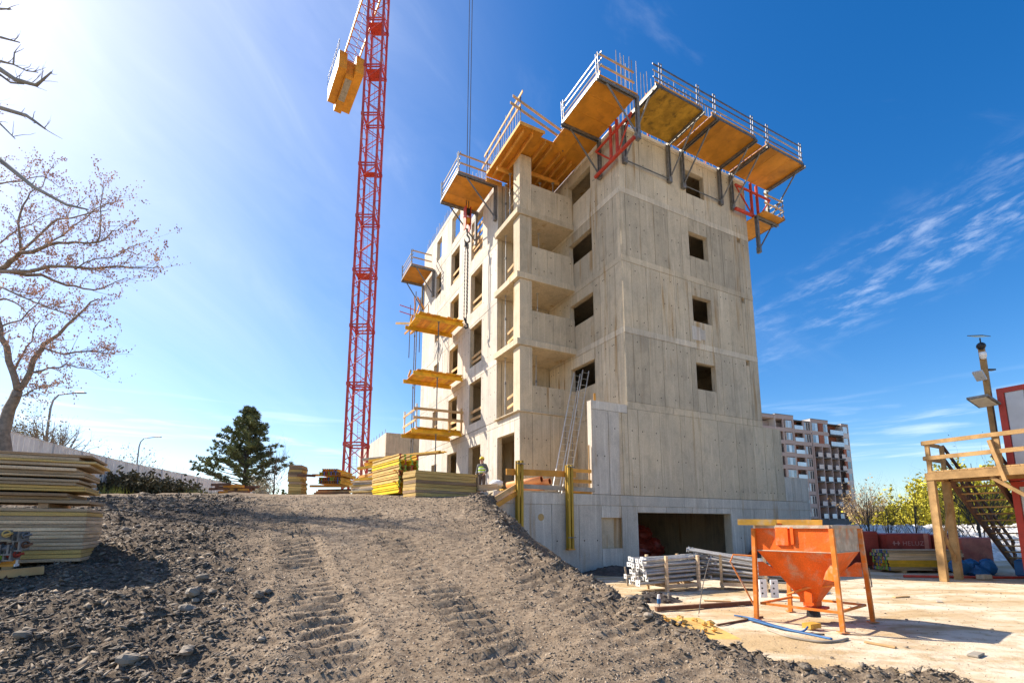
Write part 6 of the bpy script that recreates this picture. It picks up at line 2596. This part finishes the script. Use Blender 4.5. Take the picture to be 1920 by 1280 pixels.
# beyond the fence
shrub('tall_shrub', 'leggy yellowish shrub behind the fence nearest the bare tree', 'shrub', at(50, 850, 33) * 1, 2.2, 1.5, 3.6, 44, 900, .08, M_BARK, M_TWIGLEAF, 'shrubs behind the fence')
shrub('tall_shrub', 'wide ochre twiggy shrub behind the fence in the middle', 'shrub', (-38.5, 46, 4.0), 4.6, 2, 6.2, 80, 1800, .085, M_BARK, M_TWIGLEAF, 'shrubs behind the fence')
shrub('tall_shrub', 'ochre shrub low behind the fence left of the farther lamp', 'shrub', (-34.8, 44, 4.0), 3.2, 2, 4.2, 60, 1200, .085, M_BARK, M_TWIGLEAF, 'shrubs behind the fence')
shrub('bare_shrub', 'bare grey shrub round the foot of the farther street lamp', 'shrub', (-37.2, 50, 3.8), 4.0, 2, 5.6, 40, 150, .08, M_BARKG, M_TWIGLEAF)
shrub('bare_tree', 'thin bare tree behind the nearer street lamp', 'tree', (-35.5, 37, 3.2), 2.5, 2, 7.2, 56, 500, .08, M_BARK, M_TWIGLEAF, None, 2.5, L=4.2)
# brush pile in front of the fence
for i, (px, py, Y, rx, h, l) in enumerate(((228, 922, 27, 1.0, .95, 'left'), (270, 920, 28, 1.5, 1.35, 'middle'), (318, 922, 29.5, 1.2, .95, 'right'))):
    x = (px - PX) / (F * CT - (PY - py) * ST) * Y
    shrub('brush_pile', 'dark heap of cut brush before the white fence, %s part' % l, 'brush pile', (x, Y, gz(x, Y) - .1), rx * 1.9, 1.0, h * 1.7, 80, 2600, .11, M_BARKD, M_DARKBUSH, 'brush piles before the fence', L=1.7)
for i, (px, py, Y) in enumerate(((365, 925, 27), (380, 922, 30), (392, 925, 28), (216, 922, 24), (405, 924, 31))):
    x = (px - PX) / (F * CT - (PY - py) * ST) * Y
    T = thing('grass_tuft', 'tuft of yellow green grass at the foot of the white fence', 'grass', (x, Y, gz(x, Y) - .03), 0, 'grass tufts by the fence')
    b = MB()
    for k in range(90):
        p = Vector((R.gauss(0, .35), R.gauss(0, .2), 0))
        e = p + Vector((R.uniform(-.15, .15), R.uniform(-.15, .15), R.uniform(.2, .6)))
        b.add([p + Vector((.015, 0, 0)), p - Vector((.015, 0, 0)), e], [(0, 1, 2)])
    o = b.build('blades', M_GRASSY, T)
    o['kind'] = 'stuff'
shrub('pale_bush', 'pale blossoming bush beside the pine trunk', 'bush', (-15.3, 29.5, 3.3), .8, .7, 1.5, 40, 1100, .05, M_BARKG, mat('pale_blossom', (.52, .47, .33), .8, 0, .3, 1, 0))
shrub('bare_sapling', 'slim bare sapling right of the pine with dark stem', 'tree', (-14.3, 29.0, 3.2), .9, .7, 3.0, 18, 0, .05, M_BARKD, M_TWIGLEAF, None, 1.4)
shrub('far_bush', 'small far bush low between the sapling and the panel stack', 'bush', (-30, 62, 3.4), 3, 1.5, 2.6, 20, 1600, .22, M_BARKD, M_NEEDLE)
# right side
shrub('yellow_bush', 'yellow green bush tree left of the timber landing behind the white wall', 'bush', (38.0, 48, 0), 5.0, 3, 5.0, 90, 15000, .16, M_BARK, M_YLEAF, 'yellow green bushes')
shrub('yellow_bush', 'yellow green bush tree seen through the stair treads', 'bush', (46.0, 50, 0), 6.5, 3, 8.0, 100, 20000, .19, M_BARK, M_YLEAF, 'yellow green bushes')
shrub('tan_tree', 'pale tan twiggy tree behind the white wall at its left end', 'tree', (34.2, 48, 0), 2.0, 2, 4.6, 40, 1100, .10, M_BARK, mat('tan_leaf', (.40, .29, .15), .8, 0, .3, 1, 0), None, 1.5)
shrub('bare_sapling', 'bare dark sapling before the white wall nearest the apartment block', 'tree', (16.6, 23.4, 0), .9, .7, 3.6, 13, 0, .05, M_BARKD, M_TWIGLEAF, None, 1.5)
shrub('bare_sapling', 'bare dark sapling in the middle before the white wall', 'tree', (17.8, 23.8, 0), .8, .7, 2.9, 12, 0, .05, M_BARKD, M_TWIGLEAF, None, 1.2)
shrub('bare_sapling', 'bare dark sapling left of the landing posts before the white wall', 'tree', (19.3, 24.0, 0), .9, .7, 3.3, 13, 0, .05, M_BARKD, M_TWIGLEAF, None, 1.2)
shrub('dark_bare_tree', 'dark many branched bare bush tangled behind the stair', 'tree', (21.6, 23.2, 0), 2.6, 1.8, 5.2, 44, 160, .05, M_BARKD, M_BARKD, None, 1.0, L=3.4)
shrub('dark_bare_tree', 'smaller dark bare bush left of the stair behind the posts', 'tree', (19.9, 22.6, 0), 1.3, 1.0, 4.0, 20, 60, .05, M_BARKD, M_BARKD, None, .8, L=2.6)


def house(label, x, y, wd, dp, h, rz):
    T = thing('distant_house', label, 'house', (x, y, 0), rz)
    b = MB()
    b.box((0, 0, 0), (wd, dp, h))
    b.build('walls', M_APTW, T)
    b = MB()
    b.prism([(-.3, -.3, h + .01), (-.3, dp + .3, h + .01), (-.3, dp / 2, h + dp * .4)], (wd + .6, 0, 0))
    b.build('roof', M_ROOF, T)
    for i in range(3):
        b = MB()
        b.box((wd * (.15 + .3 * i), -.05, h * .45), (wd * (.15 + .3 * i) + 1.1, -.002, h * .8))
        b.build('window', M_GLASSB, T)


house('small far house with red tiled roof right of the apartment block', 106, 150, 9, 8, 3.0, .2)
house('second far house with red tiled roof behind the bare saplings', 128, 165, 10, 8, 3.2, .1)
b = MB()
for i in range(260):
    x = 90 + 230 * R.random()
    b.blob((x, 200 + R.uniform(-20, 20), 1.5 + 1.5 * R.random()), R.uniform(1.5, 3), 7, 5, .5, (1.4, 1, .8))
for i in range(160):
    x = -160 + 120 * R.random()
    b.blob((x, 190 + R.uniform(-20, 20), 4 + 2 * R.random()), R.uniform(1.5, 3), 7, 5, .5, (1.4, 1, .8))
o = b.build('far_woodland', M_FARTREE)
o['kind'] = 'stuff'


# ------------------------------------------------------------------ people
def skin(name, verts, edges, radii, m, parent, sub=2):
    me = bpy.data.meshes.new(name)
    me.from_pydata(verts, edges, [])
    me.materials.append(m)
    o = link(name, me, parent)
    md = o.modifiers.new('Skin', 'SKIN')
    md.use_smooth_shade = True
    sv = me.skin_vertices[0].data
    for i, r in enumerate(radii):
        sv[i].radius = (r, r) if not isinstance(r, tuple) else r
        sv[i].use_root = (i == 0)
    s = o.modifiers.new('Sub', 'SUBSURF')
    s.levels = sub
    s.render_levels = sub
    return o


def person(label, loc, rz, helm, vest, arms, look=0.0, group=None):
    """standing figure facing -y; arms = ((elbow),(wrist)) for right (+x is the figure's left)"""
    T = thing('person', label, 'person', loc, rz, group)
    V_, E_, Rr = [], [], []

    def v(p, r, par=None):
        V_.append(tuple(p))
        Rr.append(r)
        if par is not None:
            E_.append((par, len(V_) - 1))
        return len(V_) - 1
    pel = v((0, 0, .96), (.145, .11))
    sp = v((0, .0, 1.14), (.135, .10), pel)
    ch = v((0, .01, 1.34), (.155, .11), sp)
    nk = v((0, .0, 1.49), .058, ch)
    hb_ = v((0, -.025, 1.585), .075, nk)
    hd_ = v((0, -.02, 1.665), .098, hb_)
    v((0, -.01, 1.725), .075, hd_)
    J = {}
    for s, (el_, wr_) in zip((-1, 1), arms):
        sh = v((s * .185, .01, 1.40), .06, ch)
        e = v(el_, .045, sh)
        w_ = v(wr_, .03, e)
        dv = (Vector(wr_) - Vector(el_)).normalized()
        side = Vector((0, -1, 0)) - dv * dv.dot(Vector((0, -1, 0)))
        side = side.normalized() if side.length > .1 else Vector((1, 0, 0))
        palm = Vector(wr_) + dv * .075
        pm = v(palm, (.034, .02), w_)
        J[s] = (sh, e, w_)
        for q, ln in ((-.026, .060), (-.009, .075), (.009, .072), (.026, .055)):
            a1 = palm + side * q + dv * .035
            k = v(a1, .0095, pm)
            bend = Vector((-s, 0, 0)) * .018
            k2 = v(a1 + dv * ln * .55 + bend * .4, .0085, k)
            v(a1 + dv * ln + bend, .0075, k2)
        th_ = v(palm - dv * .03 + side * .04, .011, pm)
        v(palm + dv * .015 + side * .065, .009, th_)
    for s in (-1, 1):
        hp_ = v((s * .095, 0, .90), .09, pel)
        kn = v((s * .115, -.015 - .02 * s, .50), .06, hp_)
        an = v((s * .125, .02 - .03 * s, .09), .042, kn)
        v((s * .14, -.12 - .03 * s, .045), .04, an)
    skin('body', V_, E_, Rr, M_SKIN, T, 1)
    # trousers
    tv = [(0, 0, .97), (-.095, 0, .88), (-.115, .005, .50), (-.125, .05, .13), (.095, 0, .88), (.115, -.035, .50), (.125, -.01, .13), (0, 0, 1.06)]
    skin('trousers', tv, [(0, 1), (1, 2), (2, 3), (0, 4), (4, 5), (5, 6), (0, 7)], [(.16, .125), .108, .082, .07, .108, .082, .07, (.15, .118)], M_TROUS, T)
    # jacket
    jv = [(0, 0, 1.02), (0, 0, 1.16), (0, .01, 1.35), (0, .0, 1.47)]
    je = [(0, 1), (1, 2), (2, 3)]
    jr_ = [(.165, .13), (.155, .12), (.172, .128), .075]
    for s, (el_, wr_) in zip((-1, 1), arms):
        k = len(jv)
        jv += [(s * .19, .01, 1.405), tuple(el_), tuple(Vector(el_).lerp(Vector(wr_), .92))]
        je += [(2, k), (k, k + 1), (k + 1, k + 2)]
        jr_ += [.078, .062, .047]
    skin('jacket', jv, je, jr_, M_JACKET, T)
    if vest:
        skin('safety_vest', [(0, 0, .98), (0, 0, 1.16), (0, .01, 1.36), (-.13, .01, 1.415), (.13, .01, 1.415)], [(0, 1), (1, 2), (2, 3), (2, 4)], [(.185, .148), (.178, .142), (.186, .145), .075, .075], M_HIVIS, T)
        for z in (1.06, 1.2):
            b = MB()
            n = 24
            P_ = [(.186 * math.cos(2 * math.pi * i / n) * 1.0, .150 * math.sin(2 * math.pi * i / n)) for i in range(n)]
            vs = [(x, y, z + dz) for dz in (0, .05) for x, y in P_]
            b.add(vs, [(i, (i + 1) % n, n + (i + 1) % n, n + i) for i in range(n)])
            b.build('reflective_band', M_STRIPE, T)
    for s in (-1, 1):
        b = MB()
        b.blob((s * .14, -.05 - .03 * s, .06), .1, 10, 7, 0, (.62, 1.45, .6))
        b.build('boot', M_BOOT, T, True)
    # head details
    b = MB()
    b.blob((0, -.0, 1.675), .112, 12, 8, 0, (.86, .98, 1.0))
    ob = b.build('hair', M_HAIR, T, True)
    ob.location = (0, .018, .008)
    b = MB()
    b.blob((0, -.122, 1.645), .018, 8, 6, 0, (.8, 1.1, 1.4))
    b.build('nose', M_SKIN, T, True)
    for s in (-1, 1):
        b = MB()
        b.blob((s * .036, -.105, 1.672), .011, 8, 6)
        b.build('eye', M_BLACK, T, True)
        b = MB()
        b.blob((s * .098, -.01, 1.655), .026, 8, 6, 0, (.45, .8, 1.2))
        b.build('ear', M_SKIN, T, True)
    b = MB()
    b.box((-.025, -.118, 1.602), (.025, -.10, 1.61))
    b.build('mouth', M_REDEND, T)
    # helmet: dome, rim and peak
    vs, fs = [], []
    n, rg = 18, 6
    for i in range(rg + 1):
        th_ = math.pi / 2 * i / rg
        for k in range(n):
            ph = 2 * math.pi * k / n
            vs.append((.122 * math.sin(th_) * math.cos(ph), .14 * math.sin(th_) * math.sin(ph), .125 * math.cos(th_)))
    for i in range(rg):
        for k in range(n):
            fs.append((i * n + k, (i + 1) * n + k, (i + 1) * n + (k + 1) % n, i * n + (k + 1) % n))
    b = MB()
    b.add(vs, fs)
    for k in range(n):
        pass
    b.prism([(.126 * math.cos(2 * math.pi * k / n), (.146 if math.sin(2 * math.pi * k / n) > 0 else .19) * math.sin(2 * math.pi * k / n), -.006) for k in range(n)], (0, 0, .012))
    h = b.build('helmet', helm, T, True)
    h.location = (0, -.005, 1.705)
    h.rotation_euler = (.06, 0, 0)
    return T


wx, wy = -1.62, 23.4
person('worker in hi vis yellow vest and yellow helmet standing by the panel stack', (wx, wy, gz(wx, wy)), -.35, M_HELMY, True,
       (((-.27, .06, 1.15), (-.25, -.12, .95)), ((.28, .05, 1.13), (.22, -.16, .98))))
w2 = W(-2.45, 12.1, 16.66)
person('worker in a white helmet standing in a window opening high on the left facade', tuple(w2), PSI - 1.35, M_HELMW, False,
       (((-.33, -.08, 1.18), (-.40, -.32, 1.22)), ((.33, -.06, 1.16), (.38, -.30, 1.08))))
